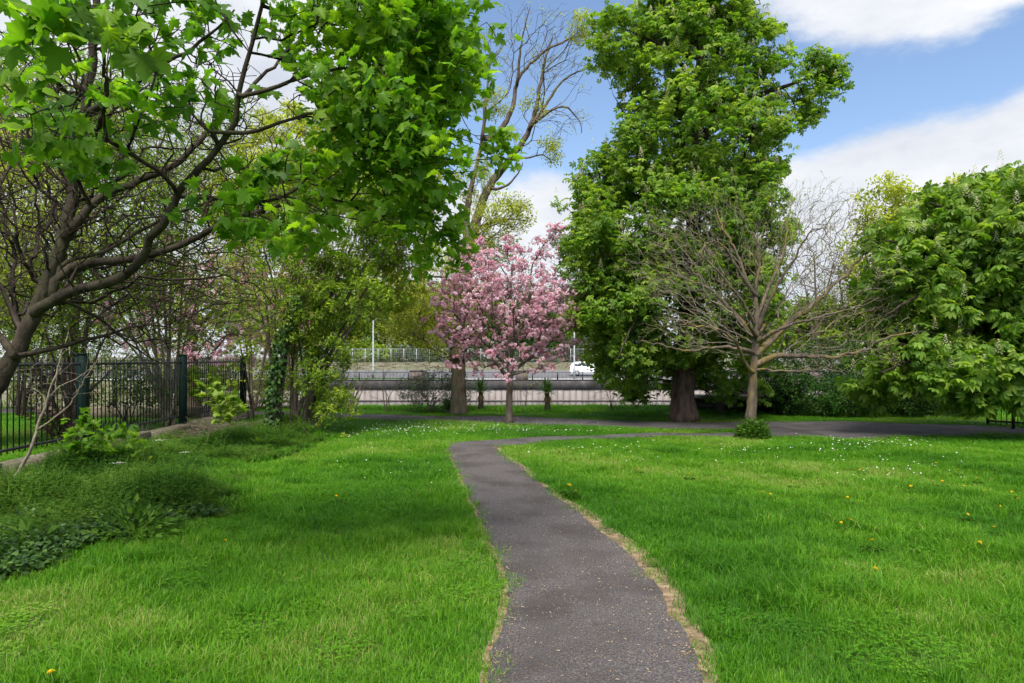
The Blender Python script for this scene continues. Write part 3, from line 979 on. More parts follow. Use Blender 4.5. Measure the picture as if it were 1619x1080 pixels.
def lawn_points(y0, y1, dens, xw):
    g = 1 / math.sqrt(dens)                            # jittered grid: even cover without bald spots
    x, y = np.meshgrid(np.arange(-xw, xw, g), np.arange(y0, y1, g))
    x = x.ravel() + rng.uniform(-0.6, 0.6, x.size) * g; y = y.ravel() + rng.uniform(-0.6, 0.6, y.size) * g
    ok = np.abs(x) < 0.82 * y + 1.8
    return np.stack((x[ok], y[ok]), -1)


pts = np.vstack((lawn_points(2.2, 5.5, 66, 7), lawn_points(5.5, 9, 52, 10), lawn_points(9, 14, 36, 14), lawn_points(14, 24.2, 22, 24)))
ok = ~inside(PATH1, pts) & ~inside(PATH2, pts)
strip = (pts[:, 0] < verge_x(pts[:, 1])) & (pts[:, 0] > fence_x(pts[:, 1]) - 0.2) & (pts[:, 1] < 16.5)
ok &= ~strip
# a trodden margin keeps only dry tufts
worn = inside(WORN1, pts)
pts, worn = pts[ok], worn[ok]
de1 = np.minimum(dist_line(NL, pts), dist_line(NR, pts)); de2 = np.minimum(dist_line(FU, pts), dist_line(FL, pts))
keep = np.where(worn, rng.random(len(pts)) < 0.4, True) & ~((de1 < 0.06) & (rng.random(len(pts)) < 0.65)) & ~((de2 < 0.10) & (rng.random(len(pts)) < 0.7))
pts, worn, de1 = pts[keep], worn[keep], de1[keep]
cl = vnoise(pts, 0.75, 1.0) + 0.35 * vnoise(pts, 2.6, 4.0)
hn = vnoise(pts, 0.35, 8.0) + 0.4 * vnoise(pts, 1.4, 3.0)
n = len(pts)
u = rng.random(n)
which = np.where(cl > 0.42, rng.integers(4, 6, n), np.where(cl > -0.05, rng.integers(2, 4, n), rng.integers(0, 2, n)))
which = np.where((u < 0.05) & (de1 > 0.3), rng.integers(4, 6, n), which)
which = np.where((vnoise(pts, 1.1, 21.0) > 0.3) & (rng.random(n) < 0.28), 8, which)
far_clip = pts[:, 1] > 13
which = np.where((rng.random(n) < 0.018) & (de1 > 0.4), 6, which)
which = np.where(far_clip & (which > 3) & (which < 8), 3, which)
which = np.where(worn | (de1 < 0.10), np.where(rng.random(n) < 0.6, 6, 0), which)
bank = pts[:, 1] > np.interp(pts[:, 0], FU[:, 0], FU[:, 1]) + 1.5
which = np.where(bank & (rng.random(n) < np.clip((pts[:, 1] - 20.5) / 2, 0.1, 0.9)), 7, which)
s = np.interp(pts[:, 1], (3, 6, 10, 16, 24), (0.9, 1.05, 1.25, 1.6, 1.8)) * rng.uniform(0.8, 1.25, n)
s = np.where(which >= 6, s * 0.9, s)
zs = np.interp(pts[:, 1], (3, 8, 24), (0.9, 0.85, 0.7)) * rng.uniform(0.75, 1.25, n)
hue = np.clip(0.27 + 0.44 * hn - 0.25 * np.clip(cl - 0.2, 0, 1) + 0.07 * rng.standard_normal(n), 0.0, 0.62)
hue = np.where(worn, np.minimum(hue + 0.15, 0.75), hue)
z = terrain_z(pts[:, 0], pts[:, 1])
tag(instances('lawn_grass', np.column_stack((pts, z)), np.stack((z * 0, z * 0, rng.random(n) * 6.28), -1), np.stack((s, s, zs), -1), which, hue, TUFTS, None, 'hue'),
    'lush green spring grass covering the park lawn', 'grass', kind='stuff')
print('tufts', n)

# ------------------------------------------------------------------ things on the ground: daisies, litter, dandelions
sp = []
for (cx, cy_, sx, sy, k) in ((640, 680, 80, 9, 180), (760, 682, 60, 7, 60), (560, 690, 40, 8, 25), (880, 684, 80, 2, 50), (1380, 706, 90, 6, 70), (1000, 715, 150, 12, 45), (1450, 745, 120, 16, 40),
                         (600, 740, 70, 30, 25), (1300, 720, 160, 20, 50)):
    for _ in range(k):
        q = G(cx + rng.normal() * sx * 0.6, max(664, cy_ + rng.normal() * sy * 0.7)); sp.append(q)
sp = np.array(sp)
sp = sp[~inside(PATH1, sp[:, :2]) & ~inside(PATH2, sp[:, :2])]
sp[:, 2] = rng.uniform(0.06, 0.10, len(sp))
DAISY = fan([(math.cos(a) * (1 if i % 2 else 0.72), math.sin(a) * (1 if i % 2 else 0.72), 0.06) for i, a in enumerate(np.linspace(0, 2 * np.pi, 14, endpoint=False))], (0, 0, 0))
V, T, A = scatter(DAISY, sp, frames(nz(rng.standard_normal((len(sp), 3)) * (1, 1, 0.25)), np.tile((0, -0.35, 1.0), (len(sp), 1))), rng.uniform(0.008, 0.014, len(sp)), rng.random(len(sp)))
tag(link('daisies', mesh_data('daisies', V, T, None, M['daisy'], A)), 'tiny white daisies sprinkled through the lawn', 'daisies', kind='stuff')

n = 5200
i = rng.integers(0, 180, n); t = np.clip(np.where(rng.random(n) < 0.45, rng.choice((0.03, 0.97), n) + rng.normal(0, 0.05, n), rng.random(n)), -0.03, 1.03)
i = np.minimum(i, len(NL) - 2); fr = rng.random(n)[:, None]
q = (NL[i] * (1 - fr) + NL[i + 1] * fr) * (1 - t[:, None]) + (NR[i] * (1 - fr) + NR[i + 1] * fr) * t[:, None]
q = np.column_stack((q, terrain_z(q[:, 0], q[:, 1]) + 0.030))
SLIVER = (np.array([(-0.10, 0, 0), (0.10, 0, 0.05), (0.08, 0.5, 0.16), (-0.12, 0.5, 0.12), (0.06, 1.0, 0.02)]), np.array(((0, 1, 2), (0, 2, 3), (3, 2, 4))))
V, T, A = scatter(SLIVER, q, frames(nz(rng.standard_normal((n, 3)) * (1, 1, 0.0) + 1e-6), np.tile((0, 0, 1.0), (n, 1))), rng.uniform(0.008, 0.026, n) * rng.choice((0.6, 1.0), n), rng.random(n) * 0.8)
tag(link('leaf_litter', mesh_data('leaf_litter', V, T, None, M['litter'], A)), 'pale dry bud scales and leaf scraps littering the footpath', 'litter', kind='stuff')


def dandelion_parts():
    mb = MB(); r = np.random.default_rng(3)
    for k in range(34):
        a = k * 2.4; t = k / 34
        d = np.array((math.cos(a), math.sin(a), 0)); sd = np.array((-d[1], d[0], 0))
        L = 0.021 * (0.45 + 0.55 * t); zz = 0.012 * (1 - t)
        c = np.array((0, 0, 0.0))
        mb.add([c + d * L * 0.1, c + d * L + sd * 0.003 + (0, 0, zz), c + d * L - sd * 0.003 + (0, 0, zz)], [(0, 1, 2)], tint=r.random())
    head = mb.data('flower_head', M['dandelion'])
    st = MB().tube([(0, 0, 0), (0.004, 0, 0.05), (0, 0, 0.1)], 0.0016, 5).data('stem', M['weed'])
    lf = MB()
    for k in range(7):
        a = k * 0.9; d = np.array((math.cos(a), math.sin(a), 0)); sd = np.array((-d[1], d[0], 0))
        pts_ = [(0, 0), (0.35, 0.10), (0.4, 0.05), (0.6, 0.14), (0.66, 0.07), (0.85, 0.16), (1, 0)]
        up = [d * x * 0.10 + sd * y * 0.1 + np.array((0, 0, 0.04 * math.sin(x * 2.4))) for x, y in pts_]
        dn = [d * x * 0.10 - sd * y * 0.1 + np.array((0, 0, 0.04 * math.sin(x * 2.4))) for x, y in pts_[1:-1]][::-1]
        o = up + dn
        lf.add(o, [(0, j, j + 1) for j in range(1, len(o) - 1)], tint=0.5)
    return head, st, lf.data('leaves', M['weed'])


DH, DS, DL = dandelion_parts()


def dandelion(px, py, label, sc=1.0):
    g = G(px, py, 0.07)
    o = empty('dandelion', (g[0], g[1], 0), label, 'dandelion', 'dandelions in the lawn')
    o.rotation_euler.z = rng.random() * 6; o.scale = (sc,) * 3
    h = link('flower_head', DH, o, (0, 0, 0.1)); h.rotation_euler = (rng.uniform(0.1, 0.5), rng.uniform(-0.3, 0.3), 0)
    link('stem', DS, o); link('leaves', DL, o)
    return o


for px, py, lb, s_ in ((265, 787, 'yellow dandelion among the tall weeds beside the fence', 1.3), (356, 860, 'yellow dandelion in short grass just below the weeds', 1.0),
                       (80, 1072, 'yellow dandelion in the bottom left corner of the lawn', 1.0), (532, 788, 'pair of yellow dandelion blooms left of the footpath middle', 1.0),
                       (1384, 910, 'lone yellow dandelion in the near right lawn', 1.2), (1379, 861, 'yellow dandelion just behind the nearest one in right lawn', 1.1),
                       (900, 776, 'yellow dandelion close to the right edge of the footpath', 1.4)):
    dandelion(px, py, lb, s_)
for px, py in ((910, 779), (1205, 781), (1218, 783), (1340, 789), (1475, 762), (1490, 764), (1530, 816), (1582, 802), (1572, 838), (1549, 863), (1558, 775), (1600, 780), (1610, 792), (1440, 772), (1515, 745),
               (1575, 748), (1360, 745), (1400, 752), (1255, 765), (1090, 752), (1010, 742), (1330, 828), (1345, 826), (1600, 740), (1480, 735), (1545, 757), (1525, 770)):
    dandelion(px, py, 'small yellow dandelion among others across the right lawn', rng.uniform(0.7, 1.0))


# ------------------------------------------------------------------ far bank: wall, railings, road, lamp posts, car
WALL_Y = 66.0
X0, X1 = -34.0, 42.0
wall = empty('river_wall', (0, WALL_Y, -0.45), 'pale concrete panel river wall under a dark stained parapet across the river', 'wall')
zt, zb, zp = -0.45, -1.27, -4.6                         # parapet top, parapet foot, wall foot
r_ = np.random.default_rng(4)
x = X0; k = 0
panel_me = MB().box((0, 0, 0), (0.572, 0.16, zb - zp), bevel=0.008).data('wall_panel', M['panel'])
while x < X1:
    o = link('wall_panel', panel_me, wall, (x + 0.3, r_.uniform(-0.012, 0.012), (zb + zp) / 2 + 0.45))
    x += 0.60
MB().box(((X0 + X1) / 2, 0.16, (zb + zp) / 2 + 0.45), (X1 - X0, 0.15, zb - zp)).build('wall_backing', M['brick'], wall)
x = X0
while x < X1:
    MB().box((x + 3.0, 0.05, (zt + zb) / 2 + 0.45), (5.96, 0.42, zt - zb), bevel=0.01).build('parapet_block', M['parapet'], wall)
    x += 6.0
MB().box(((X0 + X1) / 2, -0.12, -2.35 + 0.45), (X1 - X0, 0.08, 0.07)).build('ledge', M['brick'], wall)
for px, w_ in ((660, 1.45), (825, 1.2), (345, 1.4), (1290, 1.3)):
    c = P(px, 600, WALL_Y)
    pr = MB().box((0, 0, 0.02), (w_, 0.5, 0.94), bevel=0.02).build('pier', M['brick'], wall, (c[0], 0.08, 0.44))
    MB().box((0, 0, 0.53), (w_ + 0.1, 0.62, 0.07), bevel=0.02).build('cap', M['parapet'], pr)
rail = empty('railing', (0, WALL_Y, -0.45), 'long dark metal railing on top of the far river wall', 'railing')
for zz in (0.10, 0.83):
    MB().box(((X0 + X1) / 2, 0.05, zz), (X1 - X0, 0.05, 0.05)).build('rail', M['navy'], rail)
post_me = MB().box((0, 0, 0.43), (0.11, 0.11, 0.90), bevel=0.01).data('post', M['navy'])
for x in np.arange(X0, X1, 2.4): link('post', post_me, rail, (x, 0.05, 0))
mb = MB()
for x in np.arange(X0, X1, 0.135): mb.box((x, 0.05, 0.465), (0.03, 0.03, 0.70))
b = mb.build('bars', M['navy'], rail); b['kind'] = 'stuff'

for nm, y0, y1, mt, lb in (('pavement', 66.5, 70.4, 'pavement', 'pale concrete pavement behind the far railing'), ('road', 70.4, 87.5, 'road', 'grey road running along the far side of the river')):
    V = []
    for yy in np.linspace(y0, y1, 6):
        zz = float(terrain_z(np.array([0.0]), np.array([yy]))[0]) + (0.13 if nm == 'pavement' else 0.02)
        V += [(-120, yy, zz), (120, yy, zz)]
    tag(link(nm, mesh_data(nm, V, None, [(2 * i, 2 * i + 1, 2 * i + 3, 2 * i + 2) for i in range(5)], M[mt])), lb, nm, kind='structure')
tag(MB().box((0, 70.4, -0.46), (240, 0.16, 0.2)).build('kerb', M['pavement']), 'concrete kerb between pavement and road', 'kerb', kind='structure')
tag(MB().box((-14, 69.2, -0.36), (16, 0.9, 0.16)).build('grass_verge', M['weed']), 'thin green verge behind the far railing', 'verge', kind='structure')

# mesh fence on the slope behind the road
mf = empty('mesh_fence', (0, 93, 1.1), 'tall pale wire mesh fence with steel posts on the slope beyond the road', 'fence')
fp_me = MB().tube([(0, 0, 0), (0, 0, 1.95)], 0.045, 6).data('post', M['galv'])
for x in np.arange(-34, 12, 1.75): link('post', fp_me, mf, (x, 0, 0))
MB().box((-11, 0, 1.9), (46, 0.05, 0.05)).build('rail', M['galv'], mf)
mb = MB()
for x in np.arange(-34, 12, 0.25): mb.box((x, 0, 0.95), (0.008, 0.008, 1.85))
for zz in np.arange(0.15, 1.9, 0.25): mb.box((-11, 0.012, zz), (46, 0.008, 0.008))
mb.build('mesh', M['galv'], mf)['kind'] = 'stuff'
mb = MB()
for _ in range(160):
    x = rng.uniform(-34, 12); y = rng.uniform(89.5, 92.5); s_ = rng.uniform(0.15, 0.55)
    mb.box((x, y, float(terrain_z(np.array([x]), np.array([y]))[0]) + s_ * 0.15), (s_ * rng.uniform(0.8, 1.8), s_, s_ * 0.6), rng.random() * 3, 0.7)
tag(mb.build('rubble', M['plinth']), 'pale rubble stones strewn on the slope below the mesh fence', 'rubble', kind='stuff')


def lamp_post(px, Y, z0, ztop, arm, label):
    c = P(px, 560, Y)
    o = empty('lamp_post', (c[0], Y, z0), label, 'lamp post', 'street lamps along the far road')
    MB().tube([(0, 0, 0), (0, 0, 1.1), (0, 0, 1.15), (0, 0, ztop)], [0.13, 0.13, 0.085, 0.06], 10).build('pole', M['pole'], o, smooth=True)
    MB().tube([(0, 0, ztop - 0.1), (arm * 0.3, 0, ztop + 0.15), (arm, 0, ztop + 0.2)], 0.04, 8).build('arm', M['pole'], o, smooth=True)
    MB().box((arm + 0.25 * np.sign(arm), 0, ztop + 0.19), (0.7, 0.28, 0.12), bevel=0.04).build('lamp_head', M['galv'], o)


lamp_post(590, 69.6, -0.4, 6.0, 1.2, 'pale street lamp post beyond the railing left of the pink cherry')
lamp_post(908, 69.6, -0.4, 6.0, -1.2, 'pale street lamp post in front of the white car')


def build_car():
    Yc = 76.5; c = P(900, 590, Yc)
    zc = float(terrain_z(np.array([0.0]), np.array([Yc]))[0]) + 0.03
    o = empty('car', (c[0], Yc, zc), 'white hatchback car on the far road behind the lamp post', 'car')
    # side profile, x forward (to the right)
    lower = [(0.05, 0.35), (0.0, 0.62), (0.06, 0.92), (0.10, 1.02), (1.0, 1.03), (2.9, 0.98), (3.9, 0.84), (4.2, 0.66), (4.25, 0.35)]
    cabin = [(0.08, 1.01), (0.32, 1.42), (0.62, 1.56), (1.6, 1.60), (2.2, 1.52), (3.02, 0.985)]

    def loft(prof, rows):
        mb = MB(); n = len(prof); V = []
        for y, sc_, zoff in rows:
            for px_, pz in prof:
                V.append((px_ + (0.04 if sc_ < 1 else 0) * (1 if px_ < 2 else -1), y, pz if sc_ == 1 else pz - zoff))
        Q = []
        for a in range(len(rows) - 1):
            for i in range(n - 1):
                Q.append((a * n + i, a * n + i + 1, (a + 1) * n + i + 1, (a + 1) * n + i))
        T = [(0, i + 1, i) for i in range(1, n - 1)] + [((len(rows) - 1) * n, (len(rows) - 1) * n + i, (len(rows) - 1) * n + i + 1) for i in range(1, n - 1)]
        return mb.add(V, T, Q)
    loft(lower, [(-0.86, 0.9, 0.04), (-0.78, 1, 0), (0.78, 1, 0), (0.86, 0.9, 0.04)]).build('body', M['car_white'], o)
    loft(cabin, [(-0.68, 0.9, 0.05), (-0.60, 1, 0), (0.60, 1, 0), (0.68, 0.9, 0.05)]).build('roof', M['car_white'], o)
    for sy in (-1, 1):
        for w_ in ([(0.42, 1.08), (0.58, 1.40), (1.30, 1.46), (1.30, 1.08)], [(1.38, 1.08), (1.38, 1.46), (2.05, 1.42), (2.66, 1.08)]):
            y = sy * 0.692
            MB().add([(a, y, b_) for a, b_ in w_] + [(a, y - sy * 0.03, b_) for a, b_ in w_], None,
                     [(0, 1, 2, 3), (4, 7, 6, 5), (0, 4, 5, 1), (1, 5, 6, 2), (2, 6, 7, 3), (3, 7, 4, 0)]).build('side_window', M['glass_dark'], o)
        for xx in (0.78, 3.42):
            a = np.linspace(0, 2 * np.pi, 20)
            w = MB().tube([(xx, sy * 0.88, 0.32), (xx, sy * 0.86, 0.32), (xx, sy * 0.68, 0.32), (xx, sy * 0.66, 0.32)], [0.27, 0.32, 0.32, 0.27], 18).build('wheel', M['rubber'], o)
            MB().tube([(xx, sy * 0.895, 0.32), (xx, sy * 0.70, 0.32)], 0.20, 14).build('rim', M['galv'], w)
        MB().box((0.045, sy * 0.68, 0.88), (0.09, 0.2, 0.26), bevel=0.02).build('tail_light', M['red_lens'], o)
        MB().box((4.1, sy * 0.62, 0.70), (0.22, 0.34, 0.14), bevel=0.03).build('headlight', M['glass_dark'], o)
    MB().add([(0.13, -0.5, 1.08), (0.13, 0.5, 1.08), (0.31, 0.46, 1.38), (0.31, -0.46, 1.38)], None, [(0, 1, 2, 3)]).build('rear_window', M['glass_dark'], o)


build_car()

# white house behind the far railing on the right
hs = empty('white_house', P(1280, 600, 92) * (1, 1, 0) + (0, 0, 0.6), 'white rendered low house glimpsed behind the bare tree across the river', 'house')
MB().box((0, 3, 1.4), (8, 6, 2.8)).build('wall', M['render'], hs)
MB().add([(-4.3, -0.4, 2.8), (4.3, -0.4, 2.8), (4.3, 6.4, 2.8), (-4.3, 6.4, 2.8), (-4.3, 3, 4.6), (4.3, 3, 4.6)], [(0, 4, 3), (1, 2, 5)], [(0, 1, 5, 4), (2, 3, 4, 5), (0, 3, 2, 1)]).build('roof', M['slate'], hs)
for xx in (-2.5, 0.2, 2.7):
    w = MB().box((xx, -0.03, 1.5), (1.0, 0.08, 1.1)).build('window', M['render'], hs)
    MB().box((xx, -0.06, 1.5), (0.84, 0.06, 0.94)).build('pane', M['glass_dark'], w)

# ------------------------------------------------------------------ culvert on the near bank
cv = empty('culvert', (*G(1190, 655)[:2], 0), 'low concrete culvert with a dark opening behind the bare tree trunk', 'culvert')
MB().box((0, 0.3, 0.52), (3.3, 1.0, 0.10), bevel=0.015).build('slab', M['panel'], cv)
for xx, w_ in ((-0.95, 0.12), (0.62, 0.12)):
    MB().box((xx, 0.25, 0.2), (w_, 0.9, 0.54), bevel=0.01).build('side_wall', M['parapet'], cv)
MB().box((1.1, 0.15, 0.22), (0.8, 0.6, 0.46), bevel=0.02).build('block', M['brick'], cv)
MB().box((-0.15, 0.85, 0.2), (3.0, 0.1, 0.54)).build('opening_shade_panel', M['black'], cv)  # black panel paints in the darkness inside the opening
MB().box((0.5, 0.7, 0.82), (2.4, 0.12, 0.5), bevel=0.02).build('parapet', M['panel'], cv)


# ------------------------------------------------------------------ fences of the park
def park_fence(name, label, pts_posts, h0, h1, spacing, post_mat, bar_mat, post_w=0.10):
    a, b = np.array(pts_posts[0]), np.array(pts_posts[-1])
    o = empty(name, (a[0], a[1], 0), label, 'fence')
    d = (b - a) / np.linalg.norm(b - a); ang = math.atan2(d[1], d[0])
    L = np.linalg.norm(b - a)
    pm = MB().box((0, 0, h1 / 2 + 0.02), (post_w, post_w, h1 + 0.06), bevel=0.008)
    pm.box((0, 0, h1 + 0.065), (post_w + 0.02, post_w + 0.02, 0.03), bevel=0.006)
    pm = pm.data('post', post_mat)
    for q in pts_posts:
        p_ = link('post', pm, o, (q[0] - a[0], q[1] - a[1], 0)); p_.rotation_euler.z = ang
    for zz in (h0 + 0.06, h1 - 0.10):
        MB().box((d[0] * L / 2, d[1] * L / 2, zz), (L, 0.012, 0.045), ang).build('rail', bar_mat, o)
    bm = MB().tube([(0, 0, h0), (0, 0, h1 - 0.02), (0, 0, h1)], [0.0095, 0.0095, 0.004], 6).data('bar', bar_mat)
    for s_ in np.arange(spacing / 2, L, spacing):
        if min(abs(s_ - np.linalg.norm(np.array(q) - a)) for q in pts_posts) < 0.06: continue
        link('bar', bm, o, (d[0] * s_, d[1] * s_, 0))
    return o


py_ = (7.45, 11.4, 15.35, 19.4)
park_fence('iron_fence', 'black iron bar fence with dark green posts on the left under the maple', [(float(fence_x(y)), y) for y in py_], 0.36, 1.71, 0.128, M['green_paint'], M['black'], 0.13)
pl = empty('plinth_wall', (float(fence_x(7.0)), 7.0, 0), 'low weathered concrete plinth under the left iron fence', 'wall')
yy = 7.0
for i, L_ in enumerate((2.2, 2.35, 1.9, 2.2, 2.3, 1.9)):
    yc = yy + L_ / 2
    h_ = 0.30 - 0.03 * (i % 2) - 0.012 * i
    mb = MB().box((0, 0, h_ / 2 - 0.03), (0.26, L_ - 0.015, h_ + 0.06), -0.058 * -1, bevel=0.02)
    mb.build('plinth_block', M['plinth'], pl, (float(fence_x(yc) - fence_x(7.0)) + 0.05, yc - 7.0, 0))
    yy += L_
park_fence('iron_fence', 'black iron railing at the right edge under the horse chestnut', [(G(1562, 672)[0], G(1562, 672)[1]), (G(1602, 678)[0], G(1602, 678)[1]), (13.7, 15.6)], 0.05, 1.0, 0.115, M['black'], M['black'], 0.06)

# low wall, path and lawn strip behind the left fence
lw = empty('garden_wall', (-13, 19.6, 0), 'low brown garden wall behind the left iron fence', 'wall')
for i in range(5):
    MB().box((i * 1.2, 0, 0.14), (1.185, 0.3, 0.34 + 0.02 * (i % 2)), bevel=0.02).build('wall_block', M['plinth'], lw)


# ------------------------------------------------------------------ trees
def root_at(name, base, label, cat='tree', group=None):
    return empty(name, tuple(float(v) for v in base), label, cat, group)


def PL(pts, Y, dy=None):
    """photo polyline -> points; depth may drift along the line"""
    n = len(pts); dy = dy or 0.0
    return [P(x, y, Y + dy * i / max(n - 1, 1)) for i, (x, y) in enumerate(pts)]


# --- big horse chestnut
Y = 18.7
base = G(1082, 666)
ch = root_at('horse_chestnut_tree', base, 'tall full horse chestnut with dark ridged trunk standing beside the cross path')
tr = Tree([(PL([(1082, 668), (1080, 620), (1084, 570), (1090, 480), (1096, 380), (1100, 260), (1105, 140), (1110, 20), (1115, -70)], Y), 0.33, 0.05),
           (PL([(1098, 330), (1050, 260), (1000, 200), (970, 150)], Y, -1.0), 0.13, 0.008),
           (PL([(1102, 230), (1150, 170), (1200, 150), (1260, 130), (1320, 105)], Y, -0.5), 0.15, 0.008),
           (PL([(1150, 140), (1172, 145), (1188, 165), (1184, 190), (1195, 205), (1193, 225)], Y, -2.0), 0.10, 0.008),
           (PL([(1100, 300), (1160, 280), (1200, 320), (1225, 380)], Y, -1.4), 0.10, 0.008),
           (PL([(1094, 420), (1040, 400), (970, 420), (920, 470)], Y, -1.5), 0.10, 0.008),
           (PL([(1090, 480), (1110, 460), (1140, 500), (1160, 560)], Y, -2.6), 0.09, 0.008),
           (PL([(1092, 450), (1060, 450), (1010, 500), (975, 570)], Y, -2.6), 0.09, 0.008),
           (PL([(1105, 160), (1070, 90), (1020, 60), (985, 45)], Y, -1.2), 0.09, 0.008),
           (PL([(1098, 350), (1110, 350), (1120, 330)], Y, 3.2), 0.10, 0.008),
           (PL([(1092, 450), (1110, 470), (1130, 500)], Y, 3.0), 0.10, 0.008)],
          alpha=0.30, step=0.3, tip=0.006, seed=21)
bl = [E(1068, 480, Y, 165, 105, 2.7, 1.1), E(1062, 360, Y, 158, 105, 2.8, 1.1), E(1095, 235, Y, 138, 95, 2.6), E(1085, 110, Y, 112, 90, 2.1), E(1095, 5, Y, 95, 80, 1.8), E(1110, -80, Y, 80, 60, 1.6),
      E(1250, 118, Y - 0.4, 88, 26, 0.8, 0.8), E(1270, 160, Y - 0.4, 35, 32, 0.6, 0.5), E(995, 555, Y - 0.3, 50, 55, 1.4), E(1150, 575, Y + 0.7, 82, 52, 1.6), E(985, 60, Y - .5, 45, 55, 1.0),
      E(1190, 370, Y - .2, 52, 95, 1.5, 0.7), E(938, 410, Y - .3, 38, 90, 1.4, 0.8), E(955, 275, Y - .3, 45, 60, 1.3, 0.8), E(1175, 50, Y - .2, 50, 45, 1.1, 0.7), E(958, 480, Y - .6, 44, 50, 1.2, 0.8), E(1050, 605, Y + 1.9, 90, 34, 0.9, 0.8), E(1190, 470, Y + .3, 50, 70, 1.5, 0.7)]
tg = clumped(950, 9, bl, 0.62, (0.40, 0.40, 0.22))
tg = np.vstack((tg, blob_points(800, bl[:6], 0.25), clumped(110, 5, [(b_[0], b_[1] * 1.1, b_[2]) for b_ in bl], 0.92, (0.3, 0.3, 0.25))))
tr.grow(tg).finish().woody(ch, M['bark_chestnut'], flare=1.28, sides=16, limb_mat=M['bark_dark'], twig_mat=M['bark_dark'], twig_sides=3)
tl = tuft_leaves(tr, 9, 0.30, (0.15, 0.25), 0.2, PALM5, up=0.9, tint=(0.05, 1.0))
foliage(ch, 'crown', PALM5, tl, M['chestnut'], parts=300)
k = tr.r.choice(np.where(tr.tipmask)[0], 1100, replace=False); pos = tr.P[k] + (0, -0.06, 0.22)
sel = nz(tr.dir[k])[:, 2] > -0.6
pos = pos[sel]
V, T, A = scatter(CANDLE, pos - np.array(base), np.tile(np.eye(3), (len(pos), 1, 1)), tr.r.uniform(0.15, 0.25, len(pos)), tr.r.random(len(pos)))
link('flower_spikes', mesh_data('flower_spikes', V, T, None, M['candle'], A), ch)['kind'] = 'stuff'

# --- right horse chestnut, nearer, with flower spikes
Y = 13.6
base = np.array((P(1668, 567, 16.6)[0], 16.6, 0.0))
rc = root_at('horse_chestnut_tree', base, 'broad low-branched horse chestnut with cream flower spikes at the right edge')
tr = Tree([([base, base + (0, 0, 1.2), P(1650, 480, 15.7), P(1630, 400, 15.6), P(1615, 350, 15.6), P(1600, 310, 15.6)], 0.24, 0.03),
           (PL([(1550, 490), (1500, 470), (1450, 470), (1400, 500)], 15.7, -1.6), 0.08, 0.015),
           (PL([(1550, 470), (1500, 420), (1440, 390), (1400, 380)], 15.7, -0.8), 0.08, 0.015),
           (PL([(1550, 500), (1590, 480), (1640, 470), (1700, 500)], 15.7, -2.0), 0.08, 0.015),
           (PL([(1550, 430), (1600, 380), (1650, 330), (1720, 300)], 15.7, -1.6), 0.08, 0.015),
           (PL([(1552, 520), (1500, 540), (1440, 570), (1390, 590)], 15.7, -1.4), 0.07, 0.012),
           (PL([(1552, 520), (1570, 520), (1600, 550), (1620, 600)], 15.7, -2.4), 0.07, 0.012),
           (PL([(1550, 400), (1510, 340), (1470, 320)], 15.7, -1.0), 0.07, 0.012)],
          alpha=0.3, step=0.22, tip=0.005, seed=8)
bl = [E(1560, 470, 15.4, 170, 120, 1.9, 1.1), E(1640, 420, 15.0, 160, 120, 1.8), E(1590, 345, 15.4, 110, 65, 1.6), E(1450, 440, 15.2, 70, 70, 1.2, 0.9), E(1440, 555, 15.2, 78, 55, 1.2), E(1560, 580, 14.7, 130, 48, 1.6, 1.1),
      E(1700, 500, 14.7, 130, 110, 2.0), E(1500, 345, 15.3, 60, 42, 1.1, 0.8), E(1616, 222, 14.0, 16, 9, 0.2, 0.8), E(1400, 605, 15.5, 46, 30, 0.8, 0.7), E(1420, 375, 15.4, 40, 32, 0.7, 0.7), E(1500, 612, 14.6, 80, 30, 1.0, 1.0), E(1600, 612, 14.4, 80, 26, 1.0, 1.0), E(1680, 330, 14.9, 90, 70, 1.5, 0.9), E(1590, 300, 15.4, 60, 30, 1.0, 0.8)]
tg = clumped(680, 7, bl, 0.62, (0.34, 0.34, 0.13))
tg = np.vstack((tg, blob_points(450, bl[:4], 0.25)))
tr.grow(tg).finish().woody(rc, M['bark_dark'], flare=1.3, sides=12, twig_mat=M['bark_dark'], twig_sides=3)
tl = tuft_leaves(tr, 5, 0.28, (0.18, 0.36), 0.15, PALM7, up=1.3, tint=(0.3, 1.0))
foliage(rc, 'crown', PALM7, tl, M['chestnut'], parts=300)
k = tr.r.choice(np.where(tr.tipmask)[0], 460, replace=False); pos = tr.P[k] + (0, -0.05, 0.24)
V, T, A = scatter(CANDLE, pos - np.array(base), np.tile(np.eye(3), (len(pos), 1, 1)), tr.r.uniform(0.20, 0.30, len(pos)), tr.r.random(len(pos)))
link('flower_spikes', mesh_data('flower_spikes', V, T, None, M['candle'], A), rc)['kind'] = 'stuff'

# --- bare spreading tree
Y = 14.9
base = G(1187, 691)
ba = root_at('bare_tree', base, 'leafless grey tree with yellow lichen on spreading limbs in the right lawn')


def C3(pts): return [(940 + x / 2.348, 260 + y / 2.348) for x, y in pts]


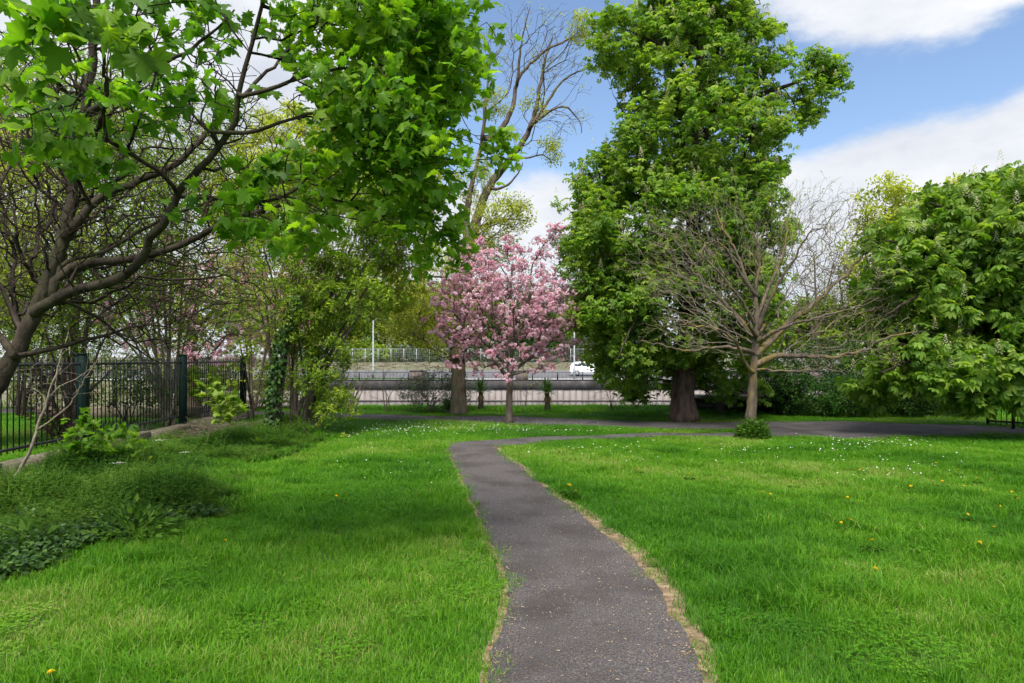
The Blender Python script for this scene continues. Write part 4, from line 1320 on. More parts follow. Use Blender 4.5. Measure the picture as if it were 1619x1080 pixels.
tr = Tree([(PL([(1187, 692)] + C3([(583, 900), (588, 820), (592, 740), (600, 650), (603, 560), (600, 470), (606, 370), (598, 260)]), Y), 0.132, 0.02),
           (PL(C3([(598, 742), (680, 712), (800, 712), (900, 716), (1000, 690), (1080, 645), (1190, 620)]), Y, -0.6), 0.075, 0.012),
           (PL(C3([(600, 700), (655, 655), (725, 585), (800, 532), (870, 465), (940, 402), (1000, 335), (1050, 290)]), Y, 0.9), 0.085, 0.012),
           (PL(C3([(596, 700), (560, 688), (480, 678), (400, 686), (330, 690), (180, 655)]), Y, -0.8), 0.05, 0.008),
           (PL(C3([(600, 650), (560, 600), (520, 555), (480, 512), (420, 460), (350, 430), (250, 405)]), Y, 0.6), 0.06, 0.01),
           (PL(C3([(602, 490), (555, 425), (505, 345), (470, 298), (430, 288), (385, 335)]), Y, -0.7), 0.05, 0.012),
           (PL(C3([(604, 620), (640, 525), (690, 425), (740, 350), (790, 265), (850, 225)]), Y, -0.9), 0.055, 0.01),
           (PL(C3([(602, 520), (570, 440), (530, 330), (470, 220), (440, 120)]), Y, 0.8), 0.045, 0.008),
           (PL(C3([(604, 560), (650, 450), (700, 330), (720, 200), (735, 110)]), Y, 1.2), 0.045, 0.008),
           (PL(C3([(596, 780), (560, 740), (540, 690), (500, 630), (400, 600), (300, 590)]), Y, -1.4), 0.045, 0.008),
           (PL(C3([(600, 760), (660, 765), (760, 770), (860, 760), (930, 780)]), Y, -1.3), 0.035, 0.006),
           (PL(C3([(600, 660), (690, 610), (800, 575), (930, 545), (1060, 500)]), Y, -1.3), 0.05, 0.008),
           (PL(C3([(600, 600), (540, 500), (440, 380), (330, 290), (250, 250)]), Y, -1.2), 0.04, 0.007),
           (PL(C3([(600, 640), (630, 600), (640, 560)]), Y, 2.2), 0.05, 0.008),
           (PL(C3([(600, 640), (570, 590), (560, 550)]), Y, -2.2), 0.05, 0.008)],
          alpha=0.5, step=0.16, tip=0.0023, jitter=0.2, power=2.2, lift=0.2, seed=5)
bl = [E(1150, 370, Y, 120, 78, 1.6, 1.5), E(1060, 400, Y, 75, 80, 1.4, 1.3), E(1270, 410, Y, 90, 110, 1.6), E(1340, 460, Y, 90, 100, 1.4), E(1090, 480, Y, 105, 75, 1.6), E(1200, 470, Y, 130, 110, 1.8),
      E(1060, 530, Y, 60, 35, 1.2, 0.8), E(1330, 560, Y, 105, 40, 1.4, 1.1), E(1290, 340, Y, 70, 50, 1.0), E(1400, 510, Y, 70, 50, 0.9)]
tg = clumped(470, 12, bl, 0.35, (0.36, 0.36, 0.30))
tr.grow(tg, from_frac=1.75).finish().woody(ba, M['bark_grey'], flare=1.35, sides=14, twig_mat=M['bark_twig'], twig_sides=3)
tl = tuft_leaves(tr, 2, 0.05, (0.035, 0.07), 0.2, SIMPLE, frac=0.45, tint=(0.2, 0.9))
foliage(ba, 'sparse_leaves', SIMPLE, tl, M['lime'])
# weedy bush round the foot of that tree
wb = root_at('weed_tuft', base + (0, -0.12, 0), 'bushy dark green weed tuft round the foot of the bare tree', 'plant')
n = 1500
d = nz(rng.standard_normal((n, 3)) * (1, 1, 0.7) + (0, 0, 0.5)); d[:, 2] = np.abs(d[:, 2])
pos = d * (rng.random((n, 1)) ** 0.6) * (0.36, 0.34, 0.40)
V, T, A = scatter(SIMPLE, pos, frames(nz(d + rng.standard_normal((n, 3)) * 0.5), nz(rng.standard_normal((n, 3)) + (0, 0, 1))), rng.uniform(0.05, 0.12, n), rng.random(n))
link('leaves', mesh_data('leaves', V, T, None, M['weed'], A), wb)
mb = MB()
for _ in range(40):
    e = nz(rng.standard_normal(3) * (1, 1, 0.3) + (0, 0, 0.7)) * rng.uniform(0.25, 0.5); mb.tube([(0, 0, -0.02), e * 0.5, e], [0.004, 0.003, 0.001], 4)
mb.build('stems', M['weed'], wb)

# --- pink cherry
Y = 18.2
base = G(805, 669)
cb = root_at('cherry_tree', base, 'pink blossoming cherry tree standing on the lawn at the path bend')


def C1(pts): return [(660 + x / 3.175, 340 + y / 3.175) for x, y in pts]


tr = Tree([(PL([(805, 670)] + C1([(460, 960), (463, 880), (466, 810), (462, 760), (458, 690), (468, 560), (470, 400), (472, 250)]), Y), 0.105, 0.015),
           (PL(C1([(462, 830), (425, 780), (385, 730), (320, 650), (230, 560), (150, 480)]), Y, -0.5), 0.06, 0.008),
           (PL(C1([(466, 800), (520, 750), (600, 690), (690, 620), (790, 560), (900, 525)]), Y, 0.4), 0.06, 0.008),
           (PL(C1([(466, 805), (560, 780), (660, 760), (760, 720)]), Y, -1.0), 0.035, 0.006),
           (PL(C1([(462, 700), (420, 600), (340, 440), (270, 320), (230, 220)]), Y, 0.8), 0.045, 0.007),
           (PL(C1([(462, 700), (520, 560), (560, 420), (575, 260), (620, 170), (720, 35)]), Y, 0.5), 0.045, 0.006),
           (PL(C1([(466, 740), (490, 640), (480, 500), (500, 380)]), Y, -1.5), 0.04, 0.006),
           (PL(C1([(462, 740), (440, 660), (400, 540), (360, 420)]), Y, -1.4), 0.04, 0.006),
           (PL(C1([(466, 740), (470, 640), (500, 520), (520, 420)]), Y, 1.5), 0.04, 0.006),
           (PL(C1([(466, 760), (580, 660), (680, 520), (740, 400), (770, 300)]), Y, -0.6), 0.045, 0.006)],
          alpha=0.4, step=0.18, tip=0.004, seed=14)
bl = [E(800, 490, Y, 95, 80, 1.7, 1.3), E(740, 475, Y, 58, 72, 1.3), E(868, 488, Y, 60, 62, 1.2), E(800, 430, Y, 75, 45, 1.2), E(720, 530, Y, 34, 22, 0.8), E(880, 545, Y, 34, 32, 0.8), E(905, 500, Y, 28, 24, 0.7), E(790, 570, Y - .3, 85, 28, 1.3, 1.0),
      E(735, 410, Y, 28, 26, 0.6, 0.8), E(853, 400, Y, 28, 24, 0.6, 0.8), E(873, 372, Y, 9, 12, 0.25, 0.7), E(944, 500, Y, 18, 7, 0.25, 0.7), E(770, 392, Y, 12, 18, 0.3, 0.7), E(815, 388, Y, 14, 18, 0.3, 0.7), E(840, 385, Y, 10, 14, 0.3, 0.6), E(705, 455, Y, 22, 18, 0.5, 0.7), E(690, 505, Y, 18, 12, 0.4, 0.6)]
tg = np.vstack((clumped(540, 6, bl, 0.35, (0.22, 0.22, 0.08)), blob_points(300, bl[:3], 0.1)))
for a_, b_, m_ in (((848, 408), (886, 354), 60), ((762, 405), (757, 375), 26), ((800, 395), (806, 372), 26), ((735, 420), (722, 385), 22), ((905, 515), (955, 492), 30), ((700, 480), (684, 462), 16)):
    t_ = rng.random((m_, 1)); tg = np.vstack((tg, P(*a_, Y) * (1 - t_) + P(*b_, Y) * t_ + rng.normal(0, 0.06, (m_, 3))))
tr.grow(tg).finish().woody(cb, M['bark_cherry'], flare=1.4, sides=12, twig_mat=M['bark_dark'], twig_sides=3)
BL = [blossom_shape(q) for q in range(2)]
for q in range(2):
    tl = tuft_leaves(tr, 2, 0.11, (0.055, 0.095), 0.0, BL[q], frac=0.62, tint=(0.1, 0.85))
    foliage(cb, 'blossom', BL[q], tl, M['blossom'])
tl = tuft_leaves(tr, 2, 0.10, (0.05, 0.09), 0.0, SIMPLE, frac=0.9)
foliage(cb, 'young_leaves', SIMPLE, tl, M['bronze'])

n = 420
q = G(805, 669)[:2] + rng.normal(0, 1, (n, 2)) * (1.5, 0.9)
V, T, A = scatter(SIMPLE, np.column_stack((q, rng.uniform(0.03, 0.085, n))), frames(nz(rng.standard_normal((n, 3)) * (1, 1, 0.2)), np.tile((0, 0, 1.0), (n, 1))), rng.uniform(0.02, 0.035, n), rng.random(n))
tag(link('fallen_petals', mesh_data('fallen_petals', V, T, None, M['blossom'], A)), 'pale pink petals fallen on the grass under the cherry', 'petals', kind='stuff')

# --- tall half-bare tree behind
Y = 20.8
base = G(726, 656)
ta = root_at('tall_tree', base, 'tall thin-leaved tree with a burred trunk and open upper branches behind the cherry')


def C5(pts): return [(640 + x / 2.571, x2 / 2.571) for x, x2 in pts]


tr = Tree([(PL([(726, 657), (725, 600), (725, 566), (727, 556), (731, 500), (737, 430), (742, 390)], Y), 0.235, 0.19),
           (PL([(742, 392)] + C5([(290, 900), (335, 775), (410, 670), (490, 560), (528, 465), (550, 350), (572, 240), (600, 150)]), Y, 0.8), 0.17, 0.025),
           (PL([(741, 395)] + C5([(250, 900), (268, 770), (305, 620), (316, 530), (340, 460), (385, 410)]), Y, 0.3), 0.13, 0.02),
           (PL(C5([(365, 560), (400, 515), (440, 430), (458, 330), (510, 260), (590, 195), (700, 150), (770, 130)]), Y, 0.6), 0.09, 0.015),
           (PL(C5([(316, 560), (335, 360), (345, 270), (375, 225), (410, 170)]), Y, 0.2), 0.06, 0.012),
           (PL(C5([(520, 505), (600, 445), (660, 438), (712, 495), (720, 540)]), Y, 0.2), 0.06, 0.01),
           (PL(C5([(522, 500), (590, 400), (640, 330), (710, 290), (790, 265)]), Y, 0.9), 0.06, 0.01),
           (PL(C5([(395, 690), (440, 645), (510, 640), (560, 630), (600, 660)]), Y, -0.4), 0.05, 0.01),
           (PL(C5([(300, 925), (370, 900), (440, 890), (500, 900)]), Y, -0.8), 0.06, 0.012),
           (PL(C5([(370, 770), (420, 750), (470, 690), (480, 660)]), Y, -0.6), 0.05, 0.01),
           (PL(C5([(458, 330), (470, 200), (490, 100), (510, 20)]), Y, -0.5), 0.05, 0.01),
           (PL([(733, 500), (705, 490), (680, 500), (655, 530)], Y, -1.0), 0.055, 0.01),
           (PL([(735, 460), (705, 440), (670, 440), (635, 460)], Y, 0.6), 0.055, 0.01)],
          alpha=0.5, step=0.2, tip=0.004, jitter=0.12, power=2.3, seed=9)
bl_top = [E(800 + 40, 65, Y, 95, 50, 1.4, 1.2), E(890, 60, Y, 48, 40, 1.1), E(880, 130, Y, 60, 70, 1.2), E(790, 110, Y, 40, 60, 1.0), E(860, 200, Y, 70, 40, 1.2, 0.7), E(770, 90, Y, 20, 40, 0.6, .6), E(908, 190, Y, 30, 30, 0.6, 0.6)]
bl_leaf = [E(775, 165, Y, 32, 16, 0.8, 0.8), E(845, 163, Y, 26, 12, 0.7, 0.6), E(795, 345, Y - .6, 46, 36, 1.2, 1.2), E(868, 235, Y, 20, 30, 0.7, 0.6), E(745, 285, Y, 32, 40, 0.9), E(920, 45, Y, 22, 24, 0.6, 0.7),
           E(670, 500, Y, 62, 50, 1.3, 1.6), E(640, 470, Y, 45, 45, 1.1), E(705, 440, Y, 40, 45, 1.0), E(690, 545, Y - .3, 40, 20, 0.9), E(760, 395, Y, 60, 20, 0.9)]
t1 = clumped(120, 8, bl_top, 0.3, (0.3, 0.3, 0.25)); t2 = clumped(400, 8, bl_leaf, 0.3, (0.28, 0.28, 0.12))
tr.grow(np.vstack((t1, t2))).finish().woody(ta, M['bark_brown'], flare=1.2, sides=14, twig_mat=M['bark_brown'], twig_sides=3)
MB().tube([P(725, 571, Y) - base, P(725, 567, Y) - base, P(725.5, 558, Y) - base, P(726, 552, Y) - base], [0.22, 0.30, 0.29, 0.2], 14, rough=0.06).build('burr', M['bark_brown'], ta, smooth=True)
tips = np.where(tr.tipmask)[0]
low = tips[np.min(np.linalg.norm((tr.P[tips][:, None] - np.array([b[0] for b in bl_leaf])[None]) / np.array([b[1] for b in bl_leaf])[None], axis=2), 1) < 1.15]
foliage(ta, 'crown', SIMPLE, tuft_leaves(tr, 14, 0.18, (0.06, 0.11), 0.1, SIMPLE, sel=low), M['yellow'])
hi = np.setdiff1d(tips, low)
foliage(ta, 'top_leaves', SIMPLE, tuft_leaves(tr, 4, 0.10, (0.05, 0.10), 0.1, SIMPLE, sel=hi[tr.r.random(len(hi)) < 0.4]), M['yellow'])


# --- maple on the left, overhanging the view
base = np.array((-5.35, 5.3, 0.0))
mp = root_at('maple_tree', base, 'leaning maple with forked grey limbs and large bright leaves filling the upper left')
MY = 5.4


def C2(pts): return [(x / 3.6, 380 + y / 3.6) for x, y in pts]
def CA(pts): return [(x / 2.7, y / 2.7) for x, y in pts]


tr = Tree([([base, base + (0.12, 0, 0.6)] + PL([(-75, 735), (-22, 640), (15, 575), (55, 495), (82, 430), (103, 370), (114, 300), (128, 210), (140, 130), (150, 40), (155, -60)], MY, 0.3), 0.0941, 0.0248),
           (PL(C2([(200, 400), (300, 345), (420, 290), (640, 230), (760, 160), (830, 60)]) + CA([(640, 1020), (700, 960), (760, 830), (850, 720), (930, 620), (1000, 520), (1010, 400), (1060, 230), (1100, 100), (1130, 0)]) + [(430, -60)], MY, -0.7), 0.0455, 0.0109),
           (PL(C2([(310, 230), (400, 160), (500, 130), (780, 100), (1000, 40)]) + CA([(800, 1035), (950, 950), (1100, 900), (1240, 880), (1400, 850)]) + [(600, 340), (680, 350)], MY, 0.4), 0.0376, 0.0059),
           (PL(CA([(290, 1000), (420, 850), (600, 770), (760, 690), (850, 600), (960, 490), (1060, 380), (1200, 250), (1350, 100)]), MY, 0.9), 0.0376, 0.0090),
           (PL(CA([(370, 480), (450, 445), (540, 400), (620, 320), (800, 220), (930, 120), (1000, 40)]), MY, -0.5), 0.0303, 0.0059),
           (PL(C2([(90, 665), (240, 630), (400, 590), (640, 520), (860, 480), (1000, 510)]), MY, 0.8), 0.0255, 0.0040),
           (PL(CA([(1030, 410), (1140, 385), (1240, 350), (1350, 310), (1500, 290)]) + [(620, 100), (690, 80)], 4.75, 0.4), 0.0170, 0.0030),
           (PL(CA([(900, 560), (1050, 570), (1150, 540), (1300, 490), (1458, 465)]) + [(620, 165), (700, 150)], 4.9, 0.2), 0.0170, 0.0030),
           (PL(CA([(760, 840), (1000, 850), (1150, 860), (1270, 800), (1380, 700), (1458, 650)]) + [(600, 200), (690, 190)], 5.2, -0.2), 0.0182, 0.0030),
           (PL(CA([(680, 310), (760, 400), (830, 500), (910, 590)]), 5.0, 0.1), 0.0121, 0.0040),
           (PL(CA([(930, 30), (1000, 130), (1060, 220)]), 4.8, 0.1), 0.0121, 0.0050),
           (PL(CA([(350, 400), (280, 390), (230, 330), (100, 200), (-50, 100)]), 5.2, -1.8), 0.0182, 0.0040),
           (PL(C2([(330, 200), (380, 120), (600, 60), (800, -60)]) + [(300, 330), (420, 290), (560, 280), (690, 290)], MY, 0.9), 0.0182, 0.0030),
           (PL([(120, 260), (160, 190), (165, 110), (150, 60)], 5.0, -2.3), 0.0182, 0.0040),
           (PL([(418, 10), (520, 40), (610, 30), (690, 40)], 4.8, 0.3), 0.0134, 0.0030),
           (PL([(20, 560), (-30, 480), (-40, 380), (20, 250), (60, 120)], 5.3, 1.4), 0.0303, 0.0059),
           (PL([(85, 470), (150, 500), (230, 560), (300, 600)], 5.4, 1.0), 0.0152, 0.0030)],
          alpha=0.30, step=0.14, tip=0.0035, jitter=0.08, power=2.3, seed=31)
bl = [E(660, 80, 5.3, 95, 85, 0.9, 1.8), E(610, 200, 5.2, 90, 75, 0.9, 1.4), E(670, 250, 5.2, 60, 60, 0.8, 1.2), E(640, 330, 5.3, 75, 45, 0.7, 1.0), E(700, 60, 5.3, 40, 60, 0.7, 1.0), E(710, 150, 5.3, 36, 50, 0.6, 1.0),
      E(690, 380, 5.4, 30, 30, 0.4, 0.7), E(765, 250, 5.5, 30, 32, 0.35, 0.7), E(600, -20, 5.0, 130, 50, 0.9, 1.0), E(520, 110, 5.0, 60, 70, 0.7, 0.8), E(480, 30, 4.8, 70, 50, 0.7, 0.4),
      E(400, 270, 5.0, 70, 40, 0.6, 0.6), E(330, 150, 4.8, 70, 60, 0.7, 0.25), E(540, 270, 5.2, 50, 40, 0.6, 0.8), E(370, 330, 4.8, 60, 20, 0.5, 0.8), E(480, 350, 5.2, 45, 35, 0.5, 0.7)]
t1 = clumped(330, 6, bl, 0.15, (0.22, 0.22, 0.12))
near = [E(120, 200, 4.2, 55, 60, 0.6), E(120, 235, 4.0, 40, 26, 0.4), E(40, 140, 4.2, 60, 40, 0.5), E(250, 40, 4.2, 120, 30, 0.7, 0.8), E(60, 20, 4.0, 80, 30, 0.6), E(110, 110, 3.6, 50, 28, 0.4), E(350, -10, 4.6, 160, 30, 0.8, 0.8),
        E(200, 100, 4.4, 70, 40, 0.5, 0.5), E(200, 190, 4.4, 50, 24, 0.3, 0.5)]
t2 = clumped(62, 4, near, 0.2, (0.16, 0.16, 0.08))
spray = [E(90, 45, 2.6, 42, 12, 0.14), E(215, 45, 2.7, 38, 14, 0.14), E(10, 10, 2.5, 20, 10, 0.1, 0.7), E(150, 55, 2.8, 30, 12, 0.1, 0.6)]
t3 = clumped(10, 3, spray, 0.0, (0.08, 0.08, 0.03))
twigs = [E(200, 250, 5.6, 260, 240, 1.0, 1.0), E(230, 480, 6.2, 230, 80, 0.9, 0.7)]
t4 = np.vstack((blob_points(3000, twigs, 0.0), blob_points(1000, [E(60, 330, 5.8, 130, 160, 0.8)], 0)))
nb = len(tr.pos)
tr.grow(np.vstack((t1, t2, t3))); n_leafy = len(tr.pos)
tr.grow(t4).finish().woody(mp, M['bark_maple'], flare=1.3, sides=16, twig_mat=M['bark_dark'], twig_sides=3)
tips = np.where(tr.tipmask)[0]; tips = tips[tips < n_leafy]
nearsel = tips[tr.P[tips][:, 1] < 3.3]
rest = np.setdiff1d(tips, nearsel)
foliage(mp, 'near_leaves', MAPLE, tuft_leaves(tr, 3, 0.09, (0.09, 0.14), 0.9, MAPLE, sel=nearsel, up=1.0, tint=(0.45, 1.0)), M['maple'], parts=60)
shade_tinted = rest[tr.P[rest][:, 0] < P(470, 0, 5.2)[0]]  # left leaves tinted darker for shade; spray and crown lighter, as if lit
foliage(mp, 'shade_tinted_leaves', MAPLE, tuft_leaves(tr, 4, 0.10, (0.08, 0.13), 0.7, MAPLE, sel=shade_tinted, up=0.9, tint=(0.05, 0.55)), M['maple'], parts=100)
foliage(mp, 'crown', MAPLE, tuft_leaves(tr, 8, 0.15, (0.05, 0.10), 0.7, MAPLE, sel=np.setdiff1d(rest, shade_tinted), up=0.9, tint=(0.35, 1.0)), M['maple'], parts=140)


# ------------------------------------------------------------------ shrubs and trees of the left thicket
def shrub(name, base, label, blobs, n, per, leaf, size, mat, stems=6, stem_r=0.02, bark_='bark_brown', cat='shrub', group=None, seed=1, step=0.2, spread=0.12, height=0.6, shell=0.4, droop=0.1, tip=0.003, clump=0.2, frac=1.0, twig_sides=3, alpha=0.35, fan_=0.35):
    base = np.asarray(base, float)
    o = root_at(name, base, label, cat, group)
    r = np.random.default_rng(seed)
    C = np.array([b_[0] for b_ in blobs]); top = C.mean(0)
    sk = []
    for k in range(stems):
        t_ = C[k % len(C)] + r.standard_normal(3) * np.array(blobs[k % len(C)][1]) * fan_
        b0 = base + np.array((r.normal() * 0.08, r.normal() * 0.08, -0.03)) * (1 if stems > 1 else 0)
        mid = b0 * 0.5 + t_ * 0.5 + np.array(((b0[0] - t_[0]) * 0.15, 0, 0.1)) + r.standard_normal(3) * 0.05
        sk.append(([b0, b0 * 0.75 + mid * 0.25 + (0, 0, 0.05), mid, t_], stem_r * r.uniform(0.7, 1.2), stem_r * 0.25))
    tr_ = Tree(sk, alpha=alpha, step=step, tip=tip, seed=seed)
    global rng
    keep_, rng = rng, r
    tg_ = clumped(max(1, n // 6), 6, blobs, shell, (clump, clump, clump * 0.6))
    rng = keep_
    tr_.grow(tg_).finish()
    loc = base
    for i, (L, rr) in enumerate(tr_.lines):
        MB().tube(L - loc, rr, 8 if stem_r > 0.03 else 6, rough=0.04).build('trunk' if stems == 1 else 'stem', M[bark_], o, smooth=True)
    tr_.P = tr_.P - loc
    tr_.twig_mesh('twigs', M[bark_], o, twig_sides)['kind'] = 'stuff'
    tr_.P = tr_.P + loc
    if per:
        foliage(o, 'crown', leaf, tuft_leaves(tr_, per, spread, size, droop, leaf, frac=frac), M[mat])
    return o, tr_


# ivy-clad tree
base = G(433, 693)
o, tr = shrub('ivy_clad_tree', base, 'ivy-clad leaning tree with dark small leaves at the end of the left fence',
              [E(415, 450, 15, 62, 95, 0.9), E(450, 500, 14.8, 50, 70, 0.8), E(480, 420, 14.8, 45, 60, 0.7), E(400, 360, 15, 60, 55, 0.8)], 1300, 12, SIMPLE, (0.05, 0.09), 'lime', stems=4, stem_r=0.05, bark_='bark_dark', cat='tree', seed=41, fan_=0.2)
n = 1300
h = rng.random(n) ** 1.2
ax = np.stack([np.interp(h, (0, 0.35, 0.7, 1), (base[0], P(438, 620, 14.8)[0], P(452, 540, 14.8)[0], P(478, 470, 14.8)[0])), np.full(n, base[1]), h * 3.0], -1)
d = nz(rng.standard_normal((n, 3)) * (1, 1, 0.4))
pos = ax + d * (0.17 - 0.07 * h)[:, None] * rng.uniform(0.7, 1.3, (n, 1))
V, T, A = scatter(IVY, pos - base, frames(nz(d * 0.5 + rng.standard_normal((n, 3)) * 0.5 + (0, 0, -0.6)), d), rng.uniform(0.06, 0.11, n), rng.random(n))
link('ivy', mesh_data('ivy', V, T, None, M['ivy'], A), o)['kind'] = 'stuff'
V, T, A = scatter(SIMPLE, (P(472, 490, 14.7) - base) + rng.standard_normal((260, 3)) * (0.22, 0.2, 0.5), frames(nz(rng.standard_normal((260, 3)) + (0, 0, -0.8)), nz(rng.standard_normal((260, 3)))), rng.uniform(0.04, 0.09, 260), rng.random(260))
link('dead_leaves', mesh_data('dead_leaves', V, T, None, M['dead'], A), o)['kind'] = 'stuff'

shrub('slim_tree', G(457, 690), 'slim dark-stemmed young tree close beside the ivy-clad trunk', [E(490, 430, 15.2, 40, 60, 0.6), E(470, 370, 15.2, 45, 50, 0.6), E(520, 400, 15.2, 40, 40, 0.6)], 800, 7, SIMPLE, (0.06, 0.10), 'lime', stems=2, stem_r=0.035, bark_='bark_dark', cat='tree', seed=42)
base = G(490, 684)
o, tr = shrub('spreading_tree', base, 'spreading small-leaved tree with many fanning reddish-brown branches left of the wall view',
              [E(540, 370, 15.6, 85, 80, 1.1), E(600, 320, 15.6, 75, 60, 1.0), E(515, 590, 15.1, 45, 60, 0.7), E(560, 470, 15.4, 70, 55, 0.9), E(490, 500, 15.3, 45, 70, 0.8), E(535, 640, 15.0, 35, 22, 0.5), E(640, 390, 15.8, 55, 45, 0.8), E(450, 300, 15.5, 70, 60, 0.8)],
              5200, 17, SIMPLE, (0.06, 0.11), 'lime', stems=9, stem_r=0.06, bark_='bark_cherry', cat='tree', seed=43, fan_=0.3)
shrub('spreading_tree', (P(470, 567, 17)[0], 17.0, 0), 'tall yellow-green tree rising behind the ivy-clad trunk', [E(560, 280, 17, 90, 70, 1.2), E(470, 250, 17, 90, 80, 1.2), E(640, 300, 17, 60, 50, 1.0), E(400, 330, 17, 80, 60, 1.0), E(620, 430, 17, 60, 60, 1.0)],
      4200, 18, SIMPLE, (0.07, 0.12), 'yellow', stems=5, stem_r=0.06, bark_='bark_brown', cat='tree', seed=44)
shrub('sapling', G(398, 668), 'bright yellow-green sapling in front of the fence end', [E(405, 560, 16.5, 45, 55, 0.6), E(385, 510, 16.5, 40, 40, 0.6), E(430, 600, 16.3, 30, 30, 0.4)], 420, 3, MAPLE, (0.06, 0.11), 'lime', stems=3, stem_r=0.02, seed=45, cat='sapling')
for i, (px, py, tx, ty, nn, lb) in enumerate(((140, 752, 135, 685, 110, 'bright maple seedling growing against the plinth below the second post'), (338, 712, 345, 630, 200, 'leggy maple seedling in front of the twig pile'),
                                              (205, 745, 200, 695, 100, 'small maple seedling leaning over the middle of the plinth'), (318, 676, 322, 605, 260, 'leafy maple sapling against the third green fence post'), (92, 700, 75, 690, 20, 'tiny maple seedling at the foot of the dead leaning stem'),
                                              (520, 690, 515, 668, 40, 'low green seedling under the spreading branches'))):
    b0 = G(px, py); Yb = b0[1]
    shrub('maple_seedling', b0, lb, [E(tx, ty, Yb, 32, 28, 0.3), E(tx + 18, ty + 20, Yb, 24, 16, 0.25)], nn, 2, MAPLE, (0.09, 0.16), 'lime' if i % 2 else 'maple', stems=2, stem_r=0.009, seed=60 + i, cat='seedling', group='maple seedlings along the fence', step=0.12, clump=0.08)

# dead leaning stem by the near end of the plinth
base = G(16, 768)
ds = root_at('dead_sapling', base, 'bare leaning dead sapling with pale forks in front of the fence at far left', 'sapling')
tr = Tree([(PL([(16, 769), (49, 709), (62, 668), (75, 633), (94, 572), (110, 520)], base[1]), 0.028, 0.006), (PL([(58, 680), (83, 663), (111, 638), (125, 615), (139, 591), (160, 560)], base[1], -0.3), 0.014, 0.004), (PL([(75, 633), (95, 610), (120, 600), (150, 575)], base[1], 0.3), 0.01, 0.003)], step=0.12, tip=0.002, seed=3)
tr.grow(blob_points(60, [E(100, 590, base[1], 70, 60, 0.5)], 0)).finish().woody(ds, M['bark_pale'], flare=1.2, sides=8, twig_sides=3)

# overgrown tall thicket behind the fence
for i, (px, Yt, top, w_, lb, mt, bk) in enumerate(((-60, 12.5, 120, 190, 'tangled tall thicket of pale stems at the far left behind the fence', 'yellow', 'bark_pale'), (110, 15, 90, 170, 'dense thicket of upright grey stems behind the copper shrub', 'lime', 'bark_brown'),
                                               (270, 17, 130, 150, 'tall twiggy thicket with fresh leaves behind the middle of the fence', 'lime', 'bark_pale'), (400, 22, 150, 130, 'twiggy pale-leaved tree behind the end of the fence', 'yellow', 'bark_brown'), (30, 20, 40, 200, 'tall leafy tree deep behind the left thicket', 'evergreen', 'bark_dark'))):
    b0 = np.array((P(px, 567, Yt)[0], Yt, 0.0)); mid = (top + 560) / 2
    o, tr = shrub('thicket', b0, lb, [E(px, top + 90, Yt, w_ * 0.8, 95, 1.6), E(px - w_ * 0.4, mid, Yt, w_ * 0.6, 150, 1.6), E(px + w_ * 0.4, mid, Yt, w_ * 0.6, 150, 1.6), E(px, 480, Yt, w_ * 0.7, 80, 1.4)], 6600 if i < 3 else 3400,
                  12, SIMPLE, (0.06, 0.12) if mt != 'evergreen' else (0.09, 0.16), mt, stems=14 if i < 3 else 5, stem_r=0.045, bark_=bk, cat='thicket', seed=70 + i, shell=0.0, step=0.3, tip=0.0055, frac=0.7, spread=0.30, alpha=0.2, fan_=0.7)

# pink cherry behind the fence and copper shrub
base = np.array((P(303, 567, 23)[0], 23.0, 0.0))
o2 = root_at('cherry_tree', base, 'pink cherry behind the left fence, seen in gaps through the branches')
tr = Tree([([base, P(303, 560, 23), P(306, 500, 23), P(310, 440, 23)], 0.26, 0.09), (PL([(304, 530), (260, 490), (210, 470)], 23, -.6), 0.09, 0.02), (PL([(305, 520), (360, 480), (430, 470)], 23, -.6), 0.09, 0.02), (PL([(306, 500), (340, 420), (400, 380)], 23, .5), 0.08, 0.02), (PL([(306, 490), (270, 420), (220, 380)], 23, .5), 0.08, 0.02)], step=0.25, tip=0.005, seed=15)
bl = [E(310, 470, 23, 120, 60, 2.0), E(220, 500, 23, 70, 50, 1.6), E(420, 480, 23, 80, 70, 1.8), E(330, 400, 23, 110, 50, 1.8), E(480, 430, 23, 50, 60, 1.5), E(350, 550, 23, 90, 25, 1.6)]
tr.grow(clumped(230, 6, bl, 0.4, (0.3, 0.3, 0.15))).finish().woody(o2, M['bark_brown'], twig_mat=M['bark_dark'], twig_sides=3)
foliage(o2, 'blossom', BL[0], tuft_leaves(tr, 2, 0.14, (0.11, 0.19), 0, BL[0]), M['blossom'])
shrub('copper_shrub', G(90, 692), 'purple-red leaved shrub behind the left fence', [E(90, 625, 13.5, 46, 45, 0.6), E(75, 585, 13.5, 36, 24, 0.5), E(100, 665, 13.5, 40, 24, 0.5)], 1000, 5, SIMPLE, (0.05, 0.09), 'copper', stems=8, bark_='bark_dark', seed=81)
shrub('dark_shrub', G(205, 676), 'dark green shrub behind the middle fence bay', [E(190, 610, 16, 60, 40, 0.6), E(250, 630, 16, 40, 30, 0.5)], 500, 4, SIMPLE, (0.05, 0.10), 'evergreen', stems=6, bark_='bark_dark', seed=82)
